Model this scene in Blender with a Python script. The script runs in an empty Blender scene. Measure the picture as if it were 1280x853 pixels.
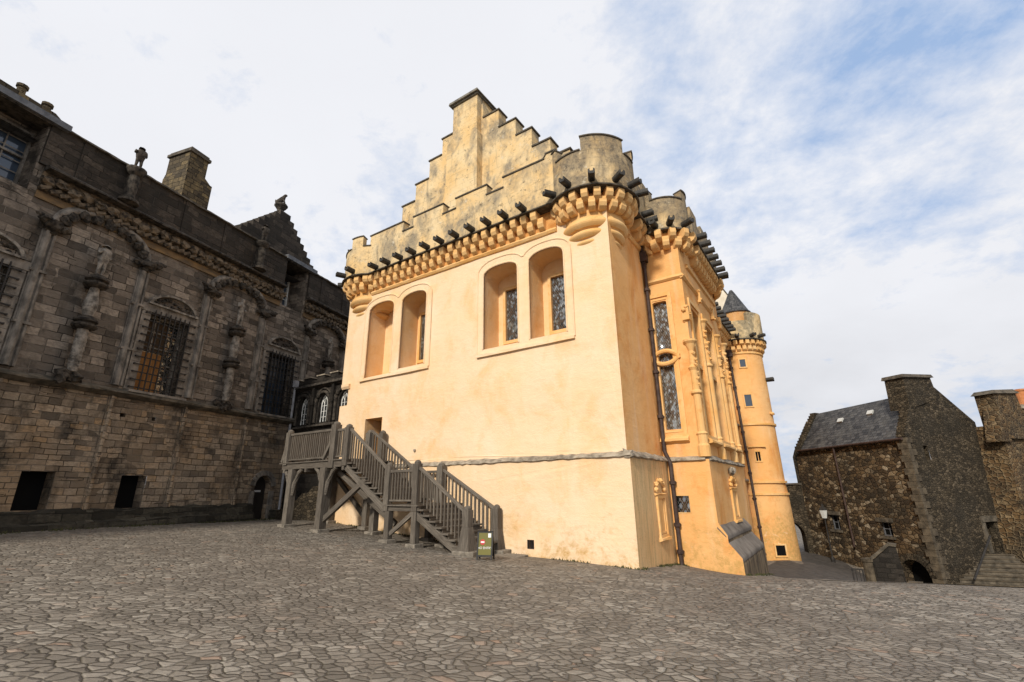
import bpy, bmesh, math, random
import numpy as np
from mathutils import Vector, Matrix, noise, geometry
R = math.radians
random.seed(7)
SC = bpy.context.scene
COL = SC.collection

# ------------------------------------------------------------------ camera
TH, PH = R(17.77), -math.atan(22 / 1826)
Fv = Vector((0, math.cos(TH), math.sin(TH))); u0 = Vector((0, -math.sin(TH), math.cos(TH))); r0 = Vector((1, 0, 0))
Rv = r0 * math.cos(PH) + u0 * math.sin(PH); Uv = u0 * math.cos(PH) - r0 * math.sin(PH)
cam = bpy.data.cameras.new('camera'); co = bpy.data.objects.new('camera', cam); COL.objects.link(co)
cam.sensor_width = 36; cam.lens = 585 / 1280 * 36; cam.clip_end = 3000
co.matrix_world = Matrix((( Rv.x, Uv.x, -Fv.x, 0), (Rv.y, Uv.y, -Fv.y, 0), (Rv.z, Uv.z, -Fv.z, 2.0), (0, 0, 0, 1)))
SC.camera = co

# ------------------------------------------------------------------ light and exposure
SUN_AZ, SUN_EL = math.atan2(-.42, -.86), R(33)
SC.view_settings.view_transform = 'Standard'; SC.view_settings.look = 'None'
SC.view_settings.exposure = 0.2; SC.view_settings.gamma = 1.0; SC.view_settings.use_curve_mapping = False
sl = bpy.data.lights.new('sun', 'SUN'); so = bpy.data.objects.new('sun', sl); COL.objects.link(so)
sl.energy = 3.2; sl.angle = R(5); sl.color = (1.0, .93, .82)
sd = Vector((math.sin(SUN_AZ) * math.cos(SUN_EL), math.cos(SUN_AZ) * math.cos(SUN_EL), math.sin(SUN_EL)))
so.rotation_euler = sd.to_track_quat('Z', 'Y').to_euler()

class NT:
    """small node-tree helper"""
    def __init__(s, tree): s.t = tree; s.n = tree.nodes; s.l = tree.links
    def new(s, kind, **kw):
        o = s.n.new(kind)
        for k, v in kw.items():
            if k in o.bl_rna.properties and k not in o.inputs.keys(): setattr(o, k, v)
            else: s.set(o, k, v)
        return o
    def set(s, o, k, v):
        sock = o.inputs[k]
        if isinstance(v, bpy.types.NodeSocket): s.l.new(v, sock)
        else: sock.default_value = v
    def math(s, op, a, b=0.0, c=None):
        o = s.n.new('ShaderNodeMath'); o.operation = op
        for i, v in enumerate((a, b, c)):
            if v is None: continue
            if isinstance(v, bpy.types.NodeSocket): s.l.new(v, o.inputs[i])
            else: o.inputs[i].default_value = v
        return o.outputs[0]
    def mix(s, f, a, b, blend='MIX'):
        o = s.n.new('ShaderNodeMix'); o.data_type = 'RGBA'; o.blend_type = blend
        for i, v in ((0, f), (6, a), (7, b)):
            if isinstance(v, bpy.types.NodeSocket): s.l.new(v, o.inputs[i])
            else: o.inputs[i].default_value = v if i == 0 else (*v[:3], 1)
        return o.outputs[2]
    def ramp(s, f, stops):
        o = s.n.new('ShaderNodeValToRGB'); e = o.color_ramp.elements
        while len(e) < len(stops): e.new(.5)
        for q, (p, c) in zip(e, stops):
            q.position = p; q.color = (*c[:3], 1) if not isinstance(c, (int, float)) else (c, c, c, 1)
        s.l.new(f, o.inputs[0]); return o.outputs[0]
    def mapping(s, v, scale=(1, 1, 1), loc=(0, 0, 0), rot=(0, 0, 0)):
        o = s.n.new('ShaderNodeMapping'); s.l.new(v, o.inputs['Vector'])
        o.inputs['Scale'].default_value = scale; o.inputs['Location'].default_value = loc; o.inputs['Rotation'].default_value = rot
        return o.outputs[0]
    def noise(s, v, scale, detail=4, rough=.55, dist=0.0, out='Fac'):
        o = s.n.new('ShaderNodeTexNoise'); s.l.new(v, o.inputs['Vector'])
        o.inputs['Scale'].default_value = scale; o.inputs['Detail'].default_value = detail
        o.inputs['Roughness'].default_value = rough; o.inputs['Distortion'].default_value = dist
        return o.outputs[out]
    def vor(s, v, scale, feature='F1', rnd=1.0, dim='3D'):
        o = s.n.new('ShaderNodeTexVoronoi'); o.feature = feature; o.voronoi_dimensions = dim
        s.l.new(v, o.inputs['Vector']); o.inputs['Scale'].default_value = scale; o.inputs['Randomness'].default_value = rnd
        return o.outputs

# sky: Nishita blue with broken cloud laid over it by direction
W = bpy.data.worlds.new('World'); SC.world = W; W.use_nodes = True
t = NT(W.node_tree); t.n.clear()
out = t.new('ShaderNodeOutputWorld'); bg = t.new('ShaderNodeBackground'); bg.inputs['Strength'].default_value = .1
sky = t.new('ShaderNodeTexSky'); sky.sky_type = 'NISHITA'; sky.sun_disc = False
sky.sun_elevation = SUN_EL; sky.sun_rotation = SUN_AZ; sky.air_density = 1.0; sky.dust_density = 1.5
tc = t.new('ShaderNodeTexCoord'); sx = t.new('ShaderNodeSeparateXYZ'); t.l.new(tc.outputs['Generated'], sx.inputs[0])
dz = t.math('ADD', t.math('MAXIMUM', sx.outputs[2], 0.0), .32)
cx = t.new('ShaderNodeCombineXYZ'); t.l.new(t.math('DIVIDE', sx.outputs[0], dz), cx.inputs[0]); t.l.new(t.math('DIVIDE', sx.outputs[1], dz), cx.inputs[1])
cv = cx.outputs[0]
big = t.noise(t.mapping(cv, loc=(1.3, .4, 0)), .9, 4, .5, .2)
fine = t.noise(t.mapping(cv, scale=(1.25, 1, 1), rot=(0, 0, .5), loc=(.2, 0, 0)), 4.2, 9, .66, .15)
puff = t.noise(t.mapping(cv, scale=(1, 1.5, 1), rot=(0, 0, .9), loc=(3, 1, 0)), 11, 5, .6, .2)
east = t.ramp(t.math('DIVIDE', sx.outputs[0], dz), [(.0, 0.0), (.75, 1.0)])                       # more blue towards the east
tr = t.math('MULTIPLY', t.math('MULTIPLY', east, t.ramp(sx.outputs[2], [(.30, .45), (.62, 1.0)])), .10)
dens = t.math('SUBTRACT', t.math('ADD', t.math('ADD', t.math('MULTIPLY', big, .5), t.math('MULTIPLY', fine, .35)), t.math('MULTIPLY', puff, .15)), tr)
cover = t.ramp(dens, [(.315, 0.0), (.47, 1.0)])
grey = t.noise(t.mapping(cv, loc=(4, 2, 0)), 1.2, 6, .55)
lowz = t.ramp(sx.outputs[2], [(.0, 1.0), (.42, 0.0)])
cl = t.mix(t.math('MULTIPLY', t.ramp(grey, [(.3, 0.15), (.7, 1.0)]), t.math('ADD', t.math('MULTIPLY', t.math('MULTIPLY', lowz, east), .85), .22)), (7.9, 8.0, 8.4), (5.2, 5.3, 5.6))
blue = t.mix(.85, sky.outputs[0], (3.4, 4.8, 7.3))
t.l.new(t.mix(cover, blue, cl), bg.inputs[0]); t.l.new(bg.outputs[0], out.inputs[0])

# ------------------------------------------------------------------ materials
def mat(name, rough=.85, spec=.3):
    m = bpy.data.materials.new(name); m.use_nodes = True; t = NT(m.node_tree)
    b = m.node_tree.nodes['Principled BSDF']; b.inputs['Roughness'].default_value = rough
    b.inputs['Specular IOR Level'].default_value = spec
    return m, t, b
def fin(t, b, col=None, h=None, dist=.02, strength=.6, rough=None):
    if col is not None: t.set(b, 'Base Color', col if isinstance(col, bpy.types.NodeSocket) else (*col, 1))
    if rough is not None: t.set(b, 'Roughness', rough)
    if h is not None:
        bp = t.n.new('ShaderNodeBump'); bp.inputs['Distance'].default_value = dist; bp.inputs['Strength'].default_value = strength
        t.l.new(h, bp.inputs['Height']); t.l.new(bp.outputs[0], b.inputs['Normal'])
def objc(t): return t.new('ShaderNodeTexCoord').outputs['Object']
def uvc(t): return t.new('ShaderNodeTexCoord').outputs['UV']
def rnd(t): return t.new('ShaderNodeObjectInfo').outputs['Random']

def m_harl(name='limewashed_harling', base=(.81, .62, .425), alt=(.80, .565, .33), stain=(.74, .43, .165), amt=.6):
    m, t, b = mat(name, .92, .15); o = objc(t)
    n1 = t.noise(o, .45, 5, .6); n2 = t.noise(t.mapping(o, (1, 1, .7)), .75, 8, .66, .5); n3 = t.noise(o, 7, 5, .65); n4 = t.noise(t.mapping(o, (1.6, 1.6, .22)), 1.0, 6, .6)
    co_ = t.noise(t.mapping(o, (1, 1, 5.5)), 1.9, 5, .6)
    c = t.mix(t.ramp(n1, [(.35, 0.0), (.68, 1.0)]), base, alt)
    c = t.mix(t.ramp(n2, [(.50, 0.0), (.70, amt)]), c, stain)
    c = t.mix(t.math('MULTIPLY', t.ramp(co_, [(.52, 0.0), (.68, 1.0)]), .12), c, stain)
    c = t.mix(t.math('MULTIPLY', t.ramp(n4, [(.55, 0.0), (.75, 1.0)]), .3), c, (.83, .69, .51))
    sz = t.new('ShaderNodeSeparateXYZ'); t.l.new(o, sz.inputs[0])
    low = t.ramp(t.math('ADD', t.math('MULTIPLY', sz.outputs[2], -.20), t.math('MULTIPLY', t.noise(o, 1.3, 8, .7, .8), 1.4)), [(.53, 0.0), (.80, .9)])
    c = t.mix(t.math('MULTIPLY', low, t.ramp(n3, [(.4, .2), (.6, 1.0)])), c, (.50, .30, .10))
    c = t.mix(t.math('MULTIPLY', t.ramp(t.noise(t.mapping(o, loc=(3, 5, 2)), 2.4, 8, .7, .5), [(.60, 0.0), (.70, 1.0)]), t.math('MULTIPLY', low, .8)), c, (.80, .72, .58))
    c = t.mix(t.math('MULTIPLY', t.ramp(t.noise(o, 22, 4, .7), [(.62, 0.0), (.72, 1.0)]), .25), c, (.42, .28, .13))
    h = t.math('ADD', t.math('ADD', t.math('MULTIPLY', t.noise(o, 26, 5, .7), .4), t.math('MULTIPLY', t.noise(o, 2.2, 4, .6), 1.0)), t.math('MULTIPLY', co_, .22))
    fin(t, b, c, h, .04, .85); return m
def m_mossy():
    # strip of the side wall that is streaked with brown algae
    m, t, b = mat('streaked_harling', .92, .15); o = objc(t)
    n4 = t.noise(t.mapping(o, (5, 5, .55)), 1.3, 9, .74, .5); n1 = t.noise(o, .8, 6, .6)
    c = t.mix(t.ramp(n1, [(.35, 0.0), (.65, 1.0)]), (.66, .46, .24), (.70, .42, .19))
    c = t.mix(t.ramp(n4, [(.45, 0.0), (.64, .7)]), c, (.35, .25, .11))
    c = t.mix(t.ramp(t.noise(o, 14, 5, .7), [(.6, 0.0), (.7, .6)]), c, (.16, .12, .06))
    fin(t, b, c, t.noise(o, 18, 6, .7), .03, .8); return m
def m_ashlar():
    m, t, b = mat('orange_dressed_stone', .88, .2); o = objc(t)
    n = t.noise(o, .9, 6, .6); n2 = t.noise(o, 5, 6, .65, .3)
    c = t.mix(t.ramp(n, [(.35, 0.0), (.65, 1.0)]), (.72, .385, .12), (.75, .49, .225))
    c = t.mix(t.ramp(n2, [(.55, 0.0), (.72, .7)]), c, (.60, .285, .075))
    c = t.mix(t.ramp(t.noise(o, 11, 5, .7), [(.63, 0.0), (.73, .7)]), c, (.34, .20, .09))
    c = t.mix(t.math('MULTIPLY', t.math('SUBTRACT', rnd(t), .5), .35), c, (.5, .27, .1))
    fin(t, b, c, t.math('ADD', t.math('MULTIPLY', n2, .6), t.math('MULTIPLY', t.noise(o, 40, 4, .7), .25)), .02, .6); return m
def m_parapet(name, dark, lo, hi):
    m, t, b = mat(name, .93, .15); o = objc(t); u = uvc(t)
    n = t.noise(t.mapping(o, (1, 1, .6)), 1.0, 9, .68, .5); n1 = t.noise(o, .9, 5, .6); f = t.noise(o, 5, 8, .75, .3)
    c = t.mix(t.ramp(n1, [(.35, 0.0), (.65, 1.0)]), (.70, .545, .32), (.68, .46, .21))
    c = t.mix(t.math('MULTIPLY', t.ramp(n, [(lo, 0.0), (hi, .95)]), t.ramp(f, [(.3, .55), (.6, 1.0)])), c, dark)
    c = t.mix(t.ramp(t.noise(t.mapping(o, (2.2, 2.2, .16)), 1.3, 5, .6), [(.60, 0.0), (.70, .5)]), c, (.24, .20, .14))
    c = t.mix(t.ramp(f, [(.57, 0.0), (.66, .8)]), c, (.10, .085, .062))
    c = t.mix(t.ramp(t.noise(t.mapping(o, loc=(5, 3, 1)), 4, 6, .7), [(.60, 0.0), (.68, .6)]), c, (.60, .54, .42))
    k = t.n.new('ShaderNodeTexBrick'); t.l.new(t.mapping(u, loc=(.2, .1, 0)), k.inputs['Vector']); k.offset = .4
    for q, v in (('Scale', 1), ('Mortar Size', .008), ('Mortar Smooth', .6), ('Brick Width', .7), ('Row Height', .34)): k.inputs[q].default_value = v
    jt = t.math('MULTIPLY', k.outputs['Fac'], t.ramp(t.noise(o, 1.2, 4, .6), [(.48, 0.0), (.62, .6)]))
    c = t.mix(jt, c, (.26, .21, .13))
    h = t.math('ADD', t.math('ADD', t.math('MULTIPLY', t.noise(o, 24, 5, .7), .4), t.math('MULTIPLY', f, .8)), t.math('MULTIPLY', jt, -.8))
    fin(t, b, c, h, .035, .8); return m
def m_simple(name, c1, c2, scale=3, rough=.85, bump=.5, spec=.3, metal=0, stretch=(1, 1, 1), jit=0.0):
    m, t, b = mat(name, rough, spec); o = objc(t); v = t.mapping(o, stretch)
    n = t.noise(v, scale, 7, .65, .2)
    c = t.mix(t.ramp(n, [(.38, 0.0), (.62, 1.0)]), c1, c2)
    if jit: c = t.mix(t.math('MULTIPLY', rnd(t), jit), c, tuple(x * .45 for x in c1))
    b.inputs['Metallic'].default_value = metal
    fin(t, b, c, t.math('ADD', t.noise(v, scale * 7, 5, .7), t.math('MULTIPLY', n, 1.2)), .015, bump); return m
def m_masonry(name, cols, mortar, bw=.62, bh=.26, warm=None, rough=.92):
    """coursed squared stone: every block its own tone"""
    m, t, b = mat(name, rough, .2); u = uvc(t); o = objc(t)
    def warp(v, sc, k):
        w = t.new('ShaderNodeVectorMath', operation='ADD'); t.l.new(v, w.inputs[0])
        d = t.new('ShaderNodeVectorMath', operation='SCALE'); t.l.new(t.noise(u, sc, 4, .6, 0, 'Color'), d.inputs[0]); d.inputs['Scale'].default_value = k
        t.l.new(d.outputs[0], w.inputs[1]); return w.outputs[0]
    v = warp(warp(u, .9, .16), 7, .028)
    def brick(off, bw, bh, sq):
        k = t.n.new('ShaderNodeTexBrick'); t.l.new(t.mapping(v, loc=off), k.inputs['Vector'])
        k.offset = .43; k.offset_frequency = 2; k.squash = sq; k.squash_frequency = 3
        k.inputs['Color1'].default_value = (0, 0, 0, 1); k.inputs['Color2'].default_value = (1, 1, 1, 1); k.inputs['Mortar'].default_value = (.5, .5, .5, 1)
        k.inputs['Scale'].default_value = 1; k.inputs['Mortar Size'].default_value = .013; k.inputs['Mortar Smooth'].default_value = .5; k.inputs['Bias'].default_value = 0
        k.inputs['Brick Width'].default_value = bw; k.inputs['Row Height'].default_value = bh
        return k.outputs
    k1 = brick((0, 0, 0), bw, bh, .72); k2 = brick((.3, .1, 0), bw * .72, bh * .74, 1.3)
    sel = t.math('GREATER_THAN', t.noise(t.mapping(u, (.35, .55, 1)), 1.0, 2, .4), .53)
    kc = t.mix(sel, k1['Color'], k2['Color']); kf = t.math('ADD', t.math('MULTIPLY', k1['Fac'], t.math('SUBTRACT', 1.0, sel)), t.math('MULTIPLY', k2['Fac'], sel))
    g = t.ramp(t.math('ADD', t.math('MULTIPLY', kc, .72), t.math('MULTIPLY', t.noise(o, 2.3, 5, .6), .28)), [(.1 + .8 * i / (len(cols) - 1), c) for i, c in enumerate(cols)])
    n = t.noise(t.mapping(o, (1, 1, .6)), 1.0, 8, .7, .3); n2 = t.noise(t.mapping(o, (1, 1, 1.8)), 7, 7, .75); big = t.noise(o, .33, 4, .6)
    c = t.mix(t.ramp(n2, [(.36, .0), (.62, .7)]), g, tuple(x * .42 for x in cols[len(cols) // 2]))
    if warm: c = t.mix(t.ramp(big, [(.47, 0.0), (.66, .7)]), c, warm)
    c = t.mix(t.ramp(n, [(.50, 0.0), (.66, .85)]), c, (.026, .023, .019))
    jm = t.noise(u, 1.3, 4, .6)
    c = t.mix(t.math('MULTIPLY', kf, .85), c, t.mix(t.ramp(jm, [(.45, 0.0), (.58, 1.0)]), (.02, .017, .013), mortar))
    h = t.math('ADD', t.math('MULTIPLY', kf, -1.2), t.math('ADD', t.math('MULTIPLY', n2, .8), t.math('MULTIPLY', kc, .4)))
    fin(t, b, c, h, .045, 1.0); return m
def m_rubble(name, cols, mortar, sc=(3.3, 5.2, 1), mw=.05):
    m, t, b = mat(name, .93, .2); u = uvc(t); o = objc(t)
    w = t.new('ShaderNodeVectorMath', operation='ADD'); t.l.new(u, w.inputs[0])
    d = t.new('ShaderNodeVectorMath', operation='SCALE'); t.l.new(t.noise(u, 2.6, 4, .6, 0, 'Color'), d.inputs[0]); d.inputs['Scale'].default_value = .22
    t.l.new(d.outputs[0], w.inputs[1]); v = t.mapping(w.outputs[0], sc)
    f = t.vor(v, 1, 'F1', .95, '2D'); e = t.vor(v, 1, 'DISTANCE_TO_EDGE', .95, '2D')['Distance']
    s = t.new('ShaderNodeSeparateColor'); t.l.new(f['Color'], s.inputs[0])
    c = t.ramp(s.outputs[0], [(i / (len(cols) - 1), q) for i, q in enumerate(cols)])
    n2 = t.noise(o, 8, 6, .7); c = t.mix(t.ramp(n2, [(.35, 0.0), (.68, .6)]), c, tuple(x * .35 for x in cols[1]))
    c = t.mix(t.ramp(t.noise(o, .5, 6, .65), [(.46, 0.0), (.62, .7)]), c, (.035, .03, .022))
    em = t.ramp(e, [(mw * .35, 1.0), (mw * 1.6, 0.0)])
    c = t.mix(t.math('MULTIPLY', em, t.ramp(t.noise(o, 1.4, 5, .6), [(.36, .25), (.6, .95)])), c, mortar)
    h = t.math('ADD', t.math('MULTIPLY', t.ramp(e, [(0, 0.0), (mw * 3, 1.0)]), 1.0), t.math('MULTIPLY', n2, .5))
    fin(t, b, c, h, .07, 1.0); return m
def m_cobble():
    m, t, b = mat('stone_setts', .7, .25); o = objc(t)
    def warp(v, sc, k):
        w = t.new('ShaderNodeVectorMath', operation='ADD'); t.l.new(v, w.inputs[0])
        d = t.new('ShaderNodeVectorMath', operation='SCALE'); t.l.new(t.noise(o, sc, 3, .55, 0, 'Color'), d.inputs[0]); d.inputs['Scale'].default_value = k
        t.l.new(d.outputs[0], w.inputs[1]); return w.outputs[0]
    def setts(scale, loc, rot, rn):
        v = t.mapping(warp(warp(o, 1.1, .35), 6, .07), scale, loc, rot)
        f = t.vor(v, 1, 'F1', rn, '2D'); e = t.vor(v, 1, 'DISTANCE_TO_EDGE', rn, '2D')['Distance']
        s = t.new('ShaderNodeSeparateColor'); t.l.new(f['Color'], s.inputs[0]); return s.outputs[0], s.outputs[1], e
    a1 = setts((5.7, 8.3, .01), (0, 0, 0), (0, 0, .25), .92); a2 = setts((6.6, 9.0, .01), (3, 7, 0), (0, 0, -.5), .8)
    sel = t.math('GREATER_THAN', t.noise(o, .42, 3, .5, .5), .53)
    pick = lambda i: t.math('ADD', t.math('MULTIPLY', a1[i], t.math('SUBTRACT', 1.0, sel)), t.math('MULTIPLY', a2[i], sel))
    r1, r2, e = pick(0), pick(1), pick(2)
    c = t.ramp(r1, [(0, (.135, .115, .092)), (.35, (.200, .172, .140)), (.7, (.265, .230, .188)), (.95, (.36, .32, .265)), (1, (.33, .22, .155))])
    n2 = t.noise(o, 16, 6, .7); n1 = t.noise(o, .33, 6, .65, .6); n0 = t.noise(t.mapping(o, loc=(7, 3, 0)), .55, 6, .68, .8); n3 = t.noise(t.mapping(o, loc=(2, 9, 0)), 1.6, 6, .7, .3)
    c = t.mix(t.ramp(n2, [(.35, 0.0), (.7, .45)]), c, (.11, .096, .078))
    c = t.mix(t.ramp(n1, [(.44, .0), (.60, .6)]), c, (.150, .126, .102))
    c = t.mix(t.ramp(n3, [(.54, .0), (.68, .55)]), c, (.31, .26, .205))
    em = t.math('MULTIPLY', t.ramp(e, [(.024, 1.0), (.085, 0.0)]), t.ramp(n3, [(.36, .95), (.64, .25)]))
    joint = t.mix(t.ramp(n0, [(.56, 0.0), (.66, 1.0)]), t.mix(t.noise(o, 1.1, 4, .6), (.034, .028, .019), (.065, .053, .030)), (.30, .26, .205))
    c = t.mix(em, c, joint)
    h = t.math('ADD', t.math('MULTIPLY', t.ramp(e, [(.0, 0.0), (.2, 1.0)]), 1.0), t.math('ADD', t.math('MULTIPLY', n2, .35), t.math('MULTIPLY', r2, .5)))
    fin(t, b, c, h, .032, .9, rough=t.ramp(t.noise(o, 2.5, 4, .6), [(.3, .55), (.7, .9)])); return m
def m_wood():
    m, t, b = mat('weathered_oak', .85, .2); u = uvc(t)
    g = t.noise(t.mapping(u, (1.3, 26, 1)), 1.6, 7, .65, .4); n = t.noise(u, 1.7, 4, .6)
    c = t.mix(t.ramp(g, [(.32, 0.0), (.66, 1.0)]), (.040, .034, .028), (.245, .212, .172))
    c = t.mix(t.ramp(n, [(.45, 0.0), (.7, .6)]), c, (.085, .073, .06))
    c = t.mix(t.math('MULTIPLY', rnd(t), .5), c, (.06, .048, .038))
    fin(t, b, c, g, .012, .8); return m
def m_slate(name='slate', bw=.32, bh=.22):
    m, t, b = mat(name, .6, .4); u = uvc(t); o = objc(t)
    k = t.n.new('ShaderNodeTexBrick'); t.l.new(u, k.inputs['Vector']); k.offset = .5
    for q, v in (('Color1', (.018, .018, .020, 1)), ('Color2', (.085, .082, .08, 1)), ('Mortar', (.008, .008, .008, 1)), ('Scale', 1), ('Mortar Size', .012), ('Mortar Smooth', .1), ('Brick Width', bw), ('Row Height', bh)): k.inputs[q].default_value = v
    c = t.mix(t.ramp(t.noise(t.mapping(o, (1, 1, .5)), 1.6, 6, .65), [(.5, 0.0), (.68, .6)]), k.outputs['Color'], (.10, .095, .085))
    fin(t, b, c, t.math('ADD', t.math('MULTIPLY', k.outputs['Fac'], -1), t.math('MULTIPLY', t.noise(o, 9, 5, .7), .5)), .03, .8); return m
def m_glass(name, lattice=.11, bright=.5):
    """leaded panes: lead cames over old wavy glass with clear and dark quarries"""
    m, t, b = mat(name, .06, .6); u = uvc(t)
    v = t.mapping(u, (1, .62, 1)); s = t.new('ShaderNodeSeparateXYZ'); t.l.new(v, s.inputs[0])
    a1 = t.math('ADD', s.outputs[0], s.outputs[1]); a2 = t.math('SUBTRACT', s.outputs[0], s.outputs[1])
    def line(x):
        p = t.math('ABSOLUTE', t.math('SUBTRACT', t.math('FRACT', t.math('DIVIDE', x, lattice)), .5))
        return t.math('GREATER_THAN', p, .445)
    lead = t.math('MAXIMUM', line(a1), line(a2))
    cx = t.new('ShaderNodeCombineXYZ'); t.l.new(t.math('FLOOR', t.math('ADD', t.math('DIVIDE', a1, lattice), .5)), cx.inputs[0]); t.l.new(t.math('FLOOR', t.math('ADD', t.math('DIVIDE', a2, lattice), .5)), cx.inputs[1])
    wn = t.new('ShaderNodeTexWhiteNoise'); wn.noise_dimensions = '2D'; t.l.new(cx.outputs[0], wn.inputs['Vector'])
    big = t.noise(u, 1.4, 4, .6, .6)
    f = t.math('ADD', t.math('MULTIPLY', wn.outputs['Value'], .35), t.math('MULTIPLY', big, .65))
    c = t.ramp(f, [(.44, (.006, .008, .008)), (.56, (.022, .028, .026)), (.72, (.16, .17, .155))] if bright > .4 else [(.45, (.008, .010, .010)), (.58, (.014, .017, .016)), (.75, (.05, .055, .052))])
    c = t.mix(lead, c, (.02, .02, .02))
    t.set(b, 'Base Color', c); t.set(b, 'Roughness', t.math('ADD', t.math('MULTIPLY', lead, .5), .07)); b.inputs['IOR'].default_value = 2.3
    ge = t.new('ShaderNodeNewGeometry'); vs = t.new('ShaderNodeVectorMath', operation='MULTIPLY_ADD')      # every quarry sits at its own slight tilt
    sb = t.new('ShaderNodeVectorMath', operation='SUBTRACT'); t.l.new(wn.outputs['Color'], sb.inputs[0]); sb.inputs[1].default_value = (.5, .5, .5)
    t.l.new(sb.outputs[0], vs.inputs[0]); vs.inputs[1].default_value = (.34, .34, .34); t.l.new(ge.outputs['Normal'], vs.inputs[2])
    nz = t.new('ShaderNodeVectorMath', operation='NORMALIZE'); t.l.new(vs.outputs[0], nz.inputs[0]); t.l.new(nz.outputs[0], b.inputs['Normal']); return m
def m_flat(name, c, rough=.8, spec=.3, metal=0):
    m, t, b = mat(name, rough, spec); b.inputs['Metallic'].default_value = metal; o = objc(t)
    fin(t, b, t.mix(t.noise(o, 6, 4, .6), c, tuple(x * .7 for x in c))); return m

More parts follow.
